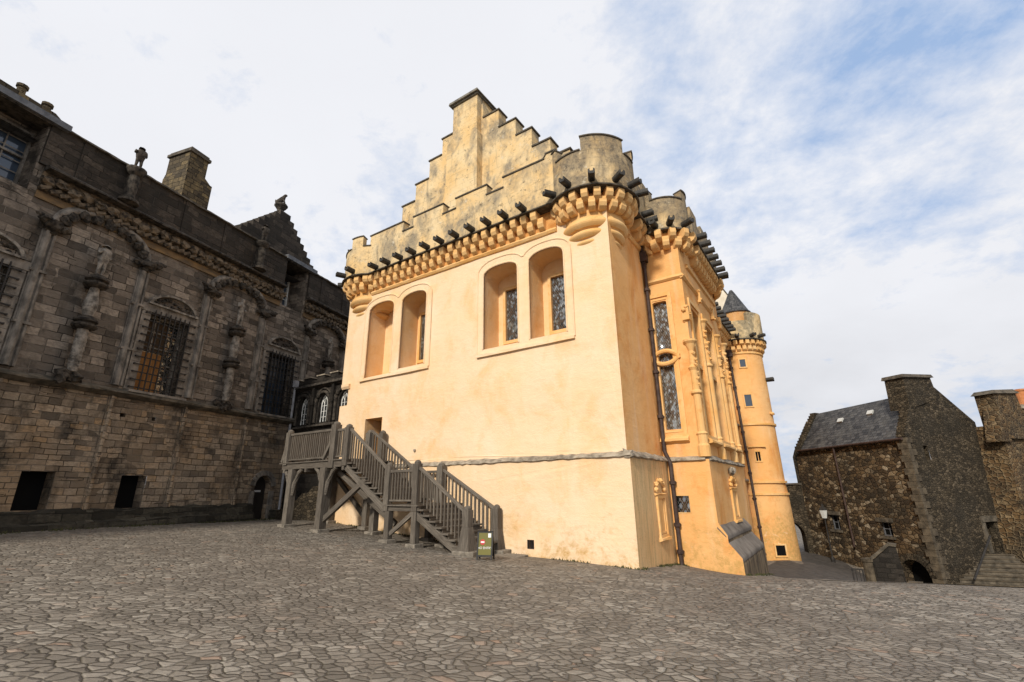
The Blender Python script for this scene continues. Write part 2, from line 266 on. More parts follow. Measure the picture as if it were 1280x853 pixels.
M = dict(
 harl=m_harl(), harlm=m_harl('recess_bounce_harling', (.80, .565, .33), (.77, .49, .225), (.70, .36, .11), .7), harlo=m_harl('orange_harling_with_side_shade', (.775, .455, .195), (.745, .385, .13), (.62, .235, .05), .9), mossy=m_mossy(), ashlar=m_ashlar(),  # harlo: orange bay and tower, also side-wall shade tone; harlm: recess bounce light
 parapet=m_parapet('lichened_parapet', (.24, .205, .152), .455, .60), turret=m_parapet('dark_lichened_turret', (.155, .13, .098), .30, .49), towertop=m_parapet('streaked_tower_parapet', (.20, .17, .115), .42, .55),
 ledge=m_simple('grey_weathered_ledge', (.17, .14, .105), (.40, .34, .26), 4, .9, .9), butt=m_simple('mossy_buttress_stone', (.065, .046, .028), (.23, .165, .095), 2.0, .93, 1.0, stretch=(1.6, 1.6, .5)),
 buttcap=m_simple('grey_weathered_cap', (.10, .082, .066), (.21, .18, .15), 1.3, .9, .8),
 lead=m_simple('dark_lead', (.018, .017, .015), (.05, .046, .04), 6, .6, .5), cast=m_simple('cast_iron_pipe', (.035, .02, .016), (.07, .045, .036), 5, .55, .3),
 coping=m_simple('dark_coping', (.045, .038, .028), (.12, .10, .075), 5, .9, .7),
 palaceup=m_masonry('palace_ashlar', [(.05, .042, .034), (.155, .128, .102), (.27, .222, .175), (.42, .35, .275)], (.22, .188, .15), .60, .27),
 palacelow=m_masonry('palace_lower_stone', [(.055, .046, .037), (.20, .158, .118), (.34, .268, .19), (.47, .37, .265), (.40, .25, .12)], (.20, .165, .125), .50, .235, warm=(.29, .195, .11)),
 palacedark=m_masonry('palace_parapet_stone', [(.03, .026, .020), (.065, .053, .042), (.125, .10, .076)], (.08, .068, .054), .75, .34),
 chim=m_masonry('chimney_stone', [(.05, .042, .032), (.13, .10, .06), (.27, .20, .10)], (.05, .04, .03), .42, .22),
 carve=m_simple('carved_dark_stone', (.014, .012, .010), (.085, .070, .054), 6, .92, .9), carvelight=m_simple('pale_carved_stone', (.085, .075, .063), (.31, .275, .23), 5, .92, .9), jamb=m_simple('grey_jamb_stone', (.09, .08, .068), (.26, .228, .19), 3, .92, .8, stretch=(1, 1, .6)),
 frieze=m_simple('carved_frieze_stone', (.022, .018, .014), (.19, .142, .092), 4, .92, .9), orange=m_simple('ochre_band_stone', (.10, .075, .05), (.23, .145, .065), 2, .92, .7, stretch=(.6, .6, 2)),
 plinth=m_masonry('mossy_plinth', [(.018, .016, .012), (.055, .048, .035), (.115, .10, .072)], (.04, .036, .026), .85, .26),
 linkst=m_masonry('gallery_black_stone', [(.014, .012, .010), (.032, .027, .022), (.06, .05, .04)], (.03, .026, .02), .5, .26),
 rub1=m_rubble('house_rubble', [(.03, .021, .013), (.09, .058, .031), (.17, .112, .056), (.045, .031, .019), (.26, .185, .105), (.40, .33, .23)], (.085, .064, .04)),
 rub2=m_rubble('dark_gable_rubble', [(.028, .022, .014), (.062, .047, .029), (.10, .076, .047), (.16, .124, .082)], (.072, .056, .036), (4.4, 8.2, 1)),
 rub3=m_rubble('golden_rubble', [(.04, .025, .013), (.12, .070, .032), (.21, .130, .058), (.06, .037, .02), (.32, .225, .12)], (.24, .18, .105), (3.7, 5.4, 1), .07),
 cobble=m_cobble(), road=m_simple('dark_road', (.045, .040, .036), (.085, .075, .066), 3, .8, .5), flag=m_simple('kerb_flagstone', (.15, .128, .10), (.29, .25, .20), 1.6, .8, .7),
 wood=m_wood(), pad=m_simple('footing_stone', (.12, .105, .085), (.27, .235, .19), 5, .9, .8),
 slate=m_slate(), slate2=m_slate('cone_slate', .26, .20), glass=m_glass('leaded_glass', .085, .6), glassd=m_glass('dark_leaded_glass', .13, .2),
 sash=m_flat('sash_window_glass', (.05, .07, .10), .05, .8), white=m_simple('white_paint', (.62, .62, .58), (.75, .74, .70), 8, .5, .2), paleharl=m_simple('pale_harling', (.60, .52, .40), (.74, .66, .54), 2, .9, .7),
 void=m_flat('dark_interior', (.006, .006, .006), .9, .1), iron=m_simple('wrought_iron', (.012, .011, .010), (.035, .03, .026), 9, .6, .4), shutter=m_simple('timber_shutter', (.24, .105, .028), (.34, .165, .05), 3, .7, .4, stretch=(4, 4, .4)),
 leadpipe=m_simple('grey_pipe', (.24, .24, .25), (.36, .36, .37), 5, .5, .2), leadgrey=m_simple('lead_flashing', (.085, .088, .095), (.16, .165, .175), 4, .55, .4), door=m_simple('dark_door', (.016, .013, .011), (.03, .025, .02), 5, .7, .4, stretch=(4, 4, .4)),
 signblk=m_flat('sign_black', (.015, .015, .015), .45), signgrn=m_flat('sign_olive', (.15, .135, .022), .5), signred=m_flat('sign_red', (.55, .03, .03), .5), signwht=m_flat('sign_white', (.8, .8, .8), .5), terracotta=m_simple('terracotta', (.42, .15, .05), (.52, .21, .08), 4, .8, .4),
 lamp=m_flat('lamp_glass_white', (.62, .62, .58), .3), stain=m_simple('stained_gap_shade_stone', (.50, .20, .045), (.68, .36, .12), 2.5, .9, .7), capst=m_simple('grey_chimney_cap', (.11, .10, .085), (.24, .22, .18), 4, .85, .8), blind=m_flat('brown_blind', (.075, .045, .022)), quoin=m_simple('corner_quoin_stone', (.045, .035, .023), (.12, .094, .062), 3, .92, .9), stepst=m_simple('mossy_step_stone', (.05, .043, .032), (.14, .115, .083), 3, .9, .8))

# ------------------------------------------------------------------ mesh builder
class MB:
    def __init__(s): s.v = []; s.f = []; s.ax = []; s.M = Matrix(); s.off = 0
    def face(s, pts, ax=None):
        i = len(s.v); s.v += [tuple(s.M @ Vector(p)) for p in pts]; s.f.append(tuple(range(i, i + len(pts)))); s.ax.append(ax)
    def solid(s, pts, faces, ax=None):
        i = len(s.v); s.v += [tuple(s.M @ Vector(p)) for p in pts]
        for f in faces: s.f.append(tuple(i + k for k in f)); s.ax.append(ax)
    def box(s, x0, x1, y0, y1, z0, z1, ax=None):
        s.solid([(x0, y0, z0), (x1, y0, z0), (x1, y1, z0), (x0, y1, z0), (x0, y0, z1), (x1, y0, z1), (x1, y1, z1), (x0, y1, z1)],
                [(0, 3, 2, 1), (4, 5, 6, 7), (0, 1, 5, 4), (1, 2, 6, 5), (2, 3, 7, 6), (3, 0, 4, 7)], ax)
        return s
    def prism(s, poly, y0, y1):                     # poly in (x, z), extruded along y
        n = len(poly); p = [(x, y0, z) for x, z in poly] + [(x, y1, z) for x, z in poly]
        s.solid(p, [tuple(range(n)), tuple(range(2 * n - 1, n - 1, -1))] + [(i, i + n, (i + 1) % n + n, (i + 1) % n) for i in range(n)]); return s
    def prof(s, poly, x0, x1, nx=1, jit=0.0):       # poly in (y, z), extruded along x
        n = len(poly); pts = []
        for k in range(nx + 1):
            x = x0 + (x1 - x0) * k / nx
            for y, z in poly: pts.append((x, y + random.uniform(-jit, jit), z + random.uniform(-jit, jit)))
        fs = [tuple(range(n - 1, -1, -1)), tuple(range(nx * n, nx * n + n))]
        for k in range(nx):
            for i in range(n): fs.append((k * n + i, k * n + (i + 1) % n, (k + 1) * n + (i + 1) % n, (k + 1) * n + i))
        s.solid(pts, fs); return s
    def lathe(s, prof, cx=0, cy=0, seg=32, a0=0, a1=360):   # prof of (r, z)
        full = a1 - a0 >= 360; m = seg if full else seg + 1; pts = []
        for k in range(m):
            a = R(a0 + (a1 - a0) * k / seg); pts += [(cx + r * math.cos(a), cy + r * math.sin(a), z) for r, z in prof]
        n = len(prof); fs = []
        for k in range(seg):
            q = (k + 1) % m
            for i in range(n - 1): fs.append((k * n + i, q * n + i, q * n + i + 1, k * n + i + 1))
        s.solid(pts, fs); return s
    def ringseg(s, cx, cy, ri, ro, z0, z1, a0, a1, seg=None):
        seg = seg or max(2, int((a1 - a0) / 6)); full = a1 - a0 >= 359.9; pts = []
        for k in range(seg + 1):
            a = R(a0 + (a1 - a0) * k / seg); c, q = math.cos(a), math.sin(a)
            pts += [(cx + ro * c, cy + ro * q, z0), (cx + ro * c, cy + ro * q, z1), (cx + ri * c, cy + ri * q, z1), (cx + ri * c, cy + ri * q, z0)]
        fs = []
        for k in range(seg):
            for i in range(4): fs.append((k * 4 + i, (k + 1) * 4 + i, (k + 1) * 4 + (i + 1) % 4, k * 4 + (i + 1) % 4))
        if not full: fs += [(0, 1, 2, 3), (seg * 4 + 3, seg * 4 + 2, seg * 4 + 1, seg * 4)]
        s.solid(pts, fs); return s
    def beam(s, p, q, w, h, up=(0, 0, 1), taper=1.0):
        p, q = Vector(p), Vector(q); d = (q - p).normalized(); u = Vector(up)
        if abs(d.dot(u)) > .95: u = Vector((0, 1, 0))
        a = d.cross(u).normalized(); u = a.cross(d).normalized(); pts = []
        for c, k in ((p, 1), (q, taper)):
            for i, j in ((-1, -1), (1, -1), (1, 1), (-1, 1)): pts.append(c + a * (i * w / 2 * k) + u * (j * h / 2 * k))
        s.solid(pts, [(0, 3, 2, 1), (4, 5, 6, 7), (0, 1, 5, 4), (1, 2, 6, 5), (2, 3, 7, 6), (3, 0, 4, 7)], tuple(s.M.to_3x3() @ d)); return s
    def tube(s, pts, r, seg=10):
        pts = [Vector(p) for p in pts]; rings = []; V = []
        for i, p in enumerate(pts):
            d = (pts[min(i + 1, len(pts) - 1)] - pts[max(i - 1, 0)]).normalized()
            u = Vector((0, 0, 1)) if abs(d.z) < .9 else Vector((0, 1, 0)); a = d.cross(u).normalized(); u = a.cross(d)
            rr = r[i] if isinstance(r, (list, tuple)) else r
            V += [p + a * (rr * math.cos(2 * math.pi * k / seg)) + u * (rr * math.sin(2 * math.pi * k / seg)) for k in range(seg)]
        fs = [tuple(range(seg)), tuple(range(len(V) - 1, len(V) - seg - 1, -1))]
        for i in range(len(pts) - 1):
            for k in range(seg): fs.append((i * seg + k, i * seg + (k + 1) % seg, (i + 1) * seg + (k + 1) % seg, (i + 1) * seg + k))
        s.solid(V, fs); return s
    def blob(s, c, r, sc=(1, 1, 1), jit=.15):
        bm = bmesh.new(); bmesh.ops.create_icosphere(bm, subdivisions=2, radius=r)
        o = random.random() * 50; pts = []
        for v in bm.verts:
            k = 1 + jit * 2 * noise.noise(v.co * (2.2 / r) + Vector((o, o, o))); pts.append(Vector(c) + Vector((v.co.x * sc[0], v.co.y * sc[1], v.co.z * sc[2])) * k)
        s.solid(pts, [tuple(v.index for v in f.verts) for f in bm.faces]); bm.free(); return s
    def wall(s, outer, holes=(), y=0.0, depth=None, grid=.5, jit=.0):
        """skin in the xz plane with real openings and reveals running back along +y"""
        pts = []; ed = []
        for poly in [outer] + [h[0] if isinstance(h, tuple) else h for h in holes]:
            b = len(pts); n = len(poly); pts += [Vector(p) for p in poly]; ed += [(b + i, b + (i + 1) % n) for i in range(n)]
        def inside(p, poly):
            c = False; n = len(poly)
            for i in range(n):
                (x1, z1), (x2, z2) = poly[i], poly[(i + 1) % n]
                if (z1 > p[1]) != (z2 > p[1]) and p[0] < (x2 - x1) * (p[1] - z1) / (z2 - z1) + x1: c = not c
            return c
        hp = [h[0] if isinstance(h, tuple) else h for h in holes]
        if grid:
            xs = [p[0] for p in outer]; zs = [p[1] for p in outer]
            for i in range(int((max(xs) - min(xs)) / grid)):
                for j in range(int((max(zs) - min(zs)) / grid)):
                    p = (min(xs) + (i + .5) * grid, min(zs) + (j + .5) * grid)
                    if inside(p, outer) and not any(inside(p, h) for h in hp): pts.append(Vector(p))
        vs, _, fs, *_ = geometry.delaunay_2d_cdt(pts, ed, [], 0, 1e-5)
        P = [(v.x, y + (jit * noise.noise(Vector((v.x * .6, y, v.y * .6))) if jit else 0), v.y) for v in vs]; F = []
        for f in fs:
            c = sum((vs[i] for i in f), Vector((0, 0))) / len(f)
            if inside(c, outer) and not any(inside(c, h) for h in hp): F.append(tuple(f))
        s.solid(P, F)
        for h in holes:
            poly, d = h if isinstance(h, tuple) else (h, depth)
            for i in range(len(poly)):
                (x1, z1), (x2, z2) = poly[i], poly[(i + 1) % len(poly)]
                if d: s.solid([(x1, y, z1), (x2, y, z2), (x2, y + d, z2), (x1, y + d, z1)], [(0, 1, 2, 3)])
        return s
    def build(s, name, m, parent=None, smooth=False, bevel=0):
        me = bpy.data.meshes.new(name); me.from_pydata(s.v, [], s.f); me.update()
        uv = me.uv_layers.new(name='UVMap'); o = random.random() * 9 if any(a is not None for a in s.ax) else 0
        buf = np.zeros(len(me.loops) * 2, 'f')
        for p in me.polygons:
            n = p.normal; ax = s.ax[p.index]
            if ax is not None:
                a = Vector(ax); b_ = n.cross(a)
                if b_.length < .1: a = Vector((1, 0, 0)) if abs(n.x) < .8 else Vector((0, 1, 0)); b_ = n.cross(a)
            elif abs(n.z) > .75: a, b_ = Vector((1, 0, 0)), Vector((0, 1, 0))
            else:
                a = Vector((-n.y, n.x, 0)).normalized(); b_ = Vector((0, 0, 1)) if abs(n.z) < .3 else n.cross(a)
            for li in p.loop_indices:
                c = me.vertices[me.loops[li].vertex_index].co; buf[li * 2] = c.dot(a) + o; buf[li * 2 + 1] = c.dot(b_) + o * 1.7
        uv.data.foreach_set('uv', buf)
        if smooth: me.polygons.foreach_set('use_smooth', [True] * len(me.polygons))
        me.materials.append(m if not isinstance(m, str) else M[m])
        ob = bpy.data.objects.new(name, me); COL.objects.link(ob)
        if parent is not None: ob.parent = parent
        if bevel:
            bv = ob.modifiers.new('bevel', 'BEVEL'); bv.width = bevel; bv.segments = 2; bv.limit_method = 'ANGLE'
        return ob

def thing(name, label, cat, loc=(0, 0, 0), rot=0.0, group=None):
    o = bpy.data.objects.new(name, None); COL.objects.link(o); o.location = loc; o.rotation_euler.z = rot
    o['label'] = label; o['category'] = cat
    if group: o['group'] = group
    return o
def copy_part(src, parent, mtx):
    c = src.copy(); COL.objects.link(c); c.parent = parent; c.matrix_local = mtx; return c
def lin(a, b, n): return [a + (b - a) * i / (n - 1) for i in range(n)]
def archpoly(x0, x1, z0, zs, zt, n=14, p=2.4):      # sides to zs, flattened arch to zt
    cx, w = (x0 + x1) / 2, (x1 - x0) / 2; out = [(x0, z0), (x1, z0)]
    for k in range(n + 1):
        a = math.pi * k / n; c, q = math.cos(a), math.sin(a)
        out.append((cx + w * math.copysign(abs(c) ** (2 / p), c), zs + (zt - zs) * abs(q) ** (2 / p)))
    return out
def rect(x0, x1, z0, z1): return [(x0, z0), (x1, z0), (x1, z1), (x0, z1)]
def frame_bars(mb, x0, x1, z0, z1, y0, y1, w, nx=0, nz=0, bw=.03):
    mb.box(x0, x0 + w, y0, y1, z0, z1); mb.box(x1 - w, x1, y0, y1, z0, z1); mb.box(x0 + w, x1 - w, y0, y1, z0, z0 + w); mb.box(x0 + w, x1 - w, y0, y1, z1 - w, z1)
    ym = (y0 + y1) / 2
    for i in range(1, nx): x = x0 + (x1 - x0) * i / nx; mb.box(x - bw / 2, x + bw / 2, ym - .012, ym + .012, z0 + w, z1 - w)
    for i in range(1, nz): z = z0 + (z1 - z0) * i / nz; mb.box(x0 + w, x1 - w, ym - .010, ym + .010, z - bw / 2, z + bw / 2)

# ------------------------------------------------------------------ frames of the buildings
HA = math.atan2(-.5584, .8296); HO = (3.24, 13.69, 0)
CH = Vector((4.96, -13.17, 2.0))                               # the photographer's station in the hall's own axes
def fp(x, z, y):                                               # a point sighted at (x, z) on the face, standing at depth y
    k = (y - CH.y) / -CH.y; return CH.x + (x - CH.x) * k, CH.z + (z - CH.z) * k
def h2w(x, y): return HO[0] + .8296 * x + .5584 * y, HO[1] - .5584 * x + .8296 * y
KP = 1.175
pdir = Vector((.3335, .9427, 0)).normalized()
P0 = Vector((0, 0, 2)) + (Vector((-10.499, 19.138, 1.011)) - Vector((0, 0, 2))) * KP
def ps(s): return s * KP
def pz(z): return 2 + (z - 2) * KP
def p2w(s, y): q = P0 + pdir * s + Vector((-pdir.y, pdir.x, 0)) * y; return q.x, q.y

# ------------------------------------------------------------------ ground
ctrl = [(0, 0, 0), (-6, 3, .42), (6, 3, -.36), (-12, 0, .8), (12, 0, -.8), (0, -12, -.2), (-14, -12, .75), (14, -12, -1.1), (0, 6, .08), (5, 9, -.2), (-5, 9, .42), (11, 7, -.63), (17, 6, -1.0), (26, 8, -1.7), (27, -4, -1.8), (-24, -6, 1.2),
        (7.6, 13.7, -.29), (10.9, 14.1, -.5), (14.1, 14.3, -.72), (18, 14.0, -1.0), (9.6, 16.2, -.83), (12.8, 16.9, -1.25), (16.5, 17, -1.7), (24, 17, -2.2),
        (14.5, 21.8, -2.05), (21.0, 25.0, -3.25), (20.2, 30, -2.75), (20.4, 35, -2.3), (19, 41, -2.5), (27, 26, -2.9), (33, 30, -2.9), (16.5, 24.5, -2.3)]
for x, y, z in ((0, 0, 0), (-4.6, -.1, .15), (-12.3, -.1, .8), (-13.4, 2, .85), (.1, 1.6, -.13), (.1, 3.3, -.27), (1.68, 3.39, -.46), (1.8, 7.5, -.95), (1.5, 11.3, -1.5), (1.9, 20, -1.95), (.6, 20, -2.05), (0, 23, -2.2), (2, 27, -2.3),
                (-4.2, -2.2, .33), (-7.3, -2.2, .5), (-10.8, -2.2, .68), (-13, -2.2, .8), (-18, .8, .85)): ctrl.append((*h2w(x, y), z))
for s, y, z in ((-8, -.5, 1.0), (-4, -.5, .95), (0, -.5, .86), (-14, -.5, 1.02), (4, -.5, .84)): ctrl.append((*p2w(s, y), z))
cp = np.array(ctrl, float); n = len(cp)
def tk(d2): return np.where(d2 > 1e-9, .5 * d2 * np.log(np.maximum(d2, 1e-9)), 0)
Dm = ((cp[:, None, :2] - cp[None, :, :2]) ** 2).sum(-1)
A = np.zeros((n + 3, n + 3)); A[:n, :n] = tk(Dm) + np.eye(n) * .25; A[:n, n] = 1; A[:n, n + 1:] = cp[:, :2]; A[n, :n] = 1; A[n + 1:, :n] = cp[:, :2].T
wt = np.linalg.solve(A, np.concatenate([cp[:, 2], [0, 0, 0]]))
def gz(x, y):
    x = np.asarray(x, float); y = np.asarray(y, float)
    d2 = (x[..., None] - cp[:, 0]) ** 2 + (y[..., None] - cp[:, 1]) ** 2
    z = (tk(d2) * wt[:n]).sum(-1) + wt[n] + wt[n + 1] * x + wt[n + 2] * y
    far = np.clip((np.hypot(x - 2, y - 12) - 32) / 25, 0, 1); far = far * far * (3 - 2 * far)
    return np.clip(z, -5, 3) * (1 - far) + -3.0 * far
def ghall(x, y): return float(gz(*h2w(x, y)))
def axis(lo, hi, d, far): 
    a = list(np.arange(lo, hi + .01, d)); s = d; p = hi; q = lo
    while p < far: s *= 1.5; p += s; q -= s; a.append(p); a.insert(0, q)
    return np.array(a)
xs = axis(-28, 36, .4, 900); ys = axis(-14, 48, .4, 900)
X, Y = np.meshgrid(xs, ys); Z = gz(X, Y)
g = MB(); g.v = list(map(tuple, np.stack([X.ravel(), Y.ravel(), Z.ravel()], 1))); nx = len(xs)
g.f = [(j * nx + i, j * nx + i + 1, (j + 1) * nx + i + 1, (j + 1) * nx + i) for j in range(len(ys) - 1) for i in range(nx - 1)]; g.ax = [None] * len(g.f)
ground = g.build('cobbled_yard', 'cobble', None, True); ground['kind'] = 'structure'
def sheet(name, m, path, w, lift=.006, step=.5):
    b = MB(); pts = [Vector(p) for p in path]; L = []
    for p, q in zip(pts, pts[1:]):
        k = max(1, int((q - p).length / step)); L += [p.lerp(q, i / k) for i in range(k)]
    L.append(pts[-1]); rows = []
    for i, p in enumerate(L):
        d = (L[min(i + 1, len(L) - 1)] - L[max(i - 1, 0)]).normalized(); nn = Vector((-d.y, d.x)); row = []
        for k in range(7): c = p + nn * (w * (k / 6 - .5)); row.append((c.x, c.y, float(gz(c.x, c.y)) + lift))
        rows += row
    b.solid(rows, [(i * 7 + k, i * 7 + k + 1, (i + 1) * 7 + k + 1, (i + 1) * 7 + k) for i in range(len(L) - 1) for k in range(6)])
    o = b.build(name, m, None, True); o['kind'] = 'structure'; return o
sheet('kerb', 'flag', [(7.9, 13.7), (9.4, 13.95), (11.2, 14.05), (14.5, 14.25), (19, 14.1), (26, 13.6)], .62, .012)
sheet('road', 'road', [(9.2, 18.2), (12.2, 21.5), (16.6, 27.5), (18.6, 33), (19.2, 44)], 4.6, .008)

# ================================================================== GREAT HALL
hall = thing('great_hall', 'large yellow limewashed hall with crow-stepped gable, corbelled corner turrets and leaded windows', 'hall', HO, HA)
XL = -13.4; ZW = 13.2; CT = (-.85, .85); CTL = (XL + .85, .85)
w1, w2, w3, w4 = archpoly(-11.86, -10.16, 6.85, 9.9, 10.32), archpoly(-9.7, -8.18, 6.95, 9.9, 10.3), archpoly(-5.2, -3.6, 6.98, 9.9, 10.27), archpoly(-3.14, -1.68, 7.0, 9.9, 10.3)
door = rect(-11.5, -10.45, 3.15, 5.0)
m = MB(); m.wall([(XL, 2.95), (0, 2.95), (0, ZW - .2), (XL, ZW - .2), (XL, 6.68), (-12.9, 6.6), (-12.9, 5.76), (XL, 5.76)], [(w1, 0), (w2, 0), (w3, 0), (w4, 0), (door, 0)], 0, grid=.45, jit=.03); m.build('front_wall', 'harl', hall)
for q_, d_, x0, x1, b in ((w1, 1.0, -11.86, -10.16, 1), (w2, 1.0, -9.7, -8.18, 0), (w3, 1.0, -5.2, -3.6, 0), (w4, 1.0, -3.14, -1.68, 0), (door, .9, 0, 0, 2)):
    m = MB()
    for i in range(len(q_)):
        (u_, v_), (p_, r_) = q_[i], q_[(i + 1) % len(q_)]; m.solid([(u_, -.03, v_), (p_, -.03, r_), (p_, d_, r_), (u_, d_, v_)], [(0, 1, 2, 3)])
    if b == 1: m.face([(x0, 1.0, 6.8), (x1, 1.0, 6.8), (x1, 1.0, 10.4), (x0, 1.0, 10.4)])
    elif b == 0: sh = .2 if x0 < -9 else .36; m.wall(rect(x0 - .02, x1 + .02, 6.8, 10.4), [(rect(x0 + sh, x1 - .22, 7.5, 9.62), .1)], 1.0, grid=0)
    m.build('door_recess' if b == 2 else 'window_recess', 'harlm', hall)  # bounced light inside the recesses is put into this deeper harling colour
gl = rect(-3.36, -3.11, .32, .58)
m = MB(); m.wall(rect(XL - .12, .12, -.6, 2.97), [(gl, .25), (rect(-11.5, -10.45, 2.9, 2.969), 0)], -.12, grid=.45, jit=.035); m.build('lower_wall', 'harl', hall)
m = MB(); m.box(-3.38, -3.09, .1, .13, .3, .6); frame_bars(m, -3.36, -3.11, .32, .58, -.10, -.07, .02, 5, 1, .018); m.build('wall_vent', 'iron', hall)
# side wall between the front turret and the bay, then the long side wall
MS = Matrix.Rotation(math.pi / 2, 4, 'Z')                      # local x runs back along the side, y runs into the wall
m = MB(); m.M = MS; m.wall(rect(0, 3.45, 2.95, ZW - .2), [], 0, grid=.45, jit=.02); m.build('side_wall', 'harlo', hall)  # warm shade of this side is painted in with the orange harling
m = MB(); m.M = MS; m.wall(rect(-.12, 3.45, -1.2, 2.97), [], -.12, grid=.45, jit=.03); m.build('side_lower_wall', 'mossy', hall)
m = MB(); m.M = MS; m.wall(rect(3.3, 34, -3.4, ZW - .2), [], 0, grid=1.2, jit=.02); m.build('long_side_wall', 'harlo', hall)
m = MB(); m.M = Matrix.Translation((XL, 0, 0)) @ Matrix.Rotation(-math.pi / 2, 4, 'Z'); m.wall([(-34, -1), (0, -1), (0, 5.76), (-.6, 5.76), (-.6, 6.6), (0, 6.68), (0, ZW - .2), (-34, ZW - .2)], [], 0, grid=1.2); m.build('far_side_wall', 'harl', hall)
m = MB(); m.prism([(XL, -3), (0, -3), (0, 13), (XL / 2, 18.4), (XL, 13)], 33.6, 34); m.build('back_wall', 'harl', hall)
m = MB(); m.prism([(XL + .8, 13.0), (-.8, 13.0), (XL / 2, 18.0)], 1.6, 33.6); m.build('roof', 'slate', hall)
# stone jamb that thickens the hall's left edge
m = MB(); m.solid([(-12.9, 0, 5.76), (-12.9, 0, 6.6), (XL, .6, 6.6), (XL, .6, 5.76), (XL, 0, 5.76), (XL, 0, 6.68)], [(0, 1, 2, 3), (0, 3, 4), (1, 5, 2)]); m.prof([(-.1, 6.6), (-.1, 6.72), (.2, 6.74), (.2, 6.6), (-.04, 6.5)], XL + .1, XL + .62); m.build('chamfered_corner', 'harl', hall)
# drip ledge over the lower wall
m = MB(); m.prof([(0.05, 3.08), (-.15, 2.98), (-.19, 2.91), (-.1, 2.88), (.05, 2.86)], -10.4, .16, 64, .02)
m.prof([(0.05, 3.12), (-.17, 2.98), (-.20, 2.90), (-.1, 2.86), (.05, 2.86)], XL - .16, -11.55, 12, .02)
m.M = MS; m.prof([(0.05, 3.12), (-.17, 2.98), (-.2, 2.9), (-.1, 2.86), (.05, 2.86)], -.16, 3.4, 22, .018); m.build('drip_ledge', 'ledge', hall)
# window surrounds
def surround(a, b):
    m = MB()
    def bigger(p, x0, x1): return archpoly(x0 - .3, x1 + .3, 6.95, 9.98, 10.62)
    x0, x1 = min(p[0] for p in a), max(p[0] for p in a); x2, x3 = min(p[0] for p in b), max(p[0] for p in b); mid = (x1 + x2) / 2
    pa = [p for p in archpoly(x0 - .26, mid + .05, 6.8, 9.98, 10.58)[2:]]; pb = [p for p in archpoly(mid - .05, x3 + .26, 6.8, 9.98, 10.58)[2:]]
    pa = [p for p in pa if p[0] <= mid]; pb = [p for p in pb if p[0] >= mid]
    outer = [(x0 - .26, 6.8), (x3 + .26, 6.8)] + pb + pa
    m.wall(outer, [(a, .12), (b, .12)], -.028, grid=.6)
    for i in range(len(outer)):
        (u, v), (p, q) = outer[i], outer[(i + 1) % len(outer)]; m.solid([(u, -.028, v), (p, -.028, q), (p, .01, q), (u, .01, v)], [(0, 1, 2, 3)])
    # raised roll round each opening and a hood along the outer arch
    for poly in (a, b):
        pts = poly[1:] + [poly[0]]; m.tube([(x, -.03, z) for x, z in pts], .032, 6)
    m.tube([(x, -.03, z) for x, z in [outer[1]] + pb + pa + [outer[0]]], .03, 6)
    m.prof([(.1, 6.86), (-.09, 6.8), (-.09, 6.7), (.1, 6.7)], x0 - .26, x3 + .26, 8, .006)
    return m.build('window_surround', 'harl', hall)
surround(w1, w2); surround(w3, w4)
for x0, x1 in ((-9.7, -8.18), (-5.2, -3.6), (-3.14, -1.68)):
    sh = .08 if x0 < -9 else .24; m = MB(); frame_bars(m, x0 + sh, x1 - .12, 7.38, 9.74, .95, 1.03, .12); fr = m.build('window_frame', 'ashlar', hall)
    m = MB(); m.box(x0 + sh + .1, x1 - .2, 1.06, 1.075, 7.45, 9.66); pn = m.build('leaded_pane', 'glass', fr)
m = MB(); m.box(-11.5, -10.45, .84, .9, 3.15, 5.0); m.build('door', 'door', hall)
m = MB(); m.tube([(-8.46, -.06, 3.53), (-8.46, .02, 3.53)], .05, 10); m.build('wall_tie', 'ledge', hall)
# front parapet with crenels
pt = lambda x, z: fp(x, z, -.45)
cren = [(-12.6, 13.6), (-12.28, 13.6), (-12.28, 14.12), (-9.97, 14.12), (-9.97, 13.6), (-9.31, 13.6), (-9.31, 14.12), (-7.48, 14.12), (-7.48, 13.6), (-6.75, 13.6), (-6.75, 14.1), (-5.08, 14.1), (-5.08, 13.62), (-4.25, 13.62), (-4.25, 14.1), (-2.33, 14.1), (-1.95, 14.3), (-1.7, 14.3)]
top = [pt(*p) for p in cren]; top[-1] = (-1.6, top[-1][1]); top[-2] = (-2.0, top[-2][1])
m = MB(); m.prism([(top[0][0], 11.75)] + [(top[-1][0], 11.75)] + top[::-1], -.45, -.12); m.build('front_parapet', 'parapet', hall)
m = MB()
for (x0, z0), (x1, z1) in zip(top, top[1:]):
    if abs(x1 - x0) > .05: m.prism([(x0 - .03, z0), (x1 + .03, z1), (x1 + .03, z1 + .055), (x0 - .03, z0 + .055)], -.49, -.08)
m.build('parapet_coping', 'coping', hall)
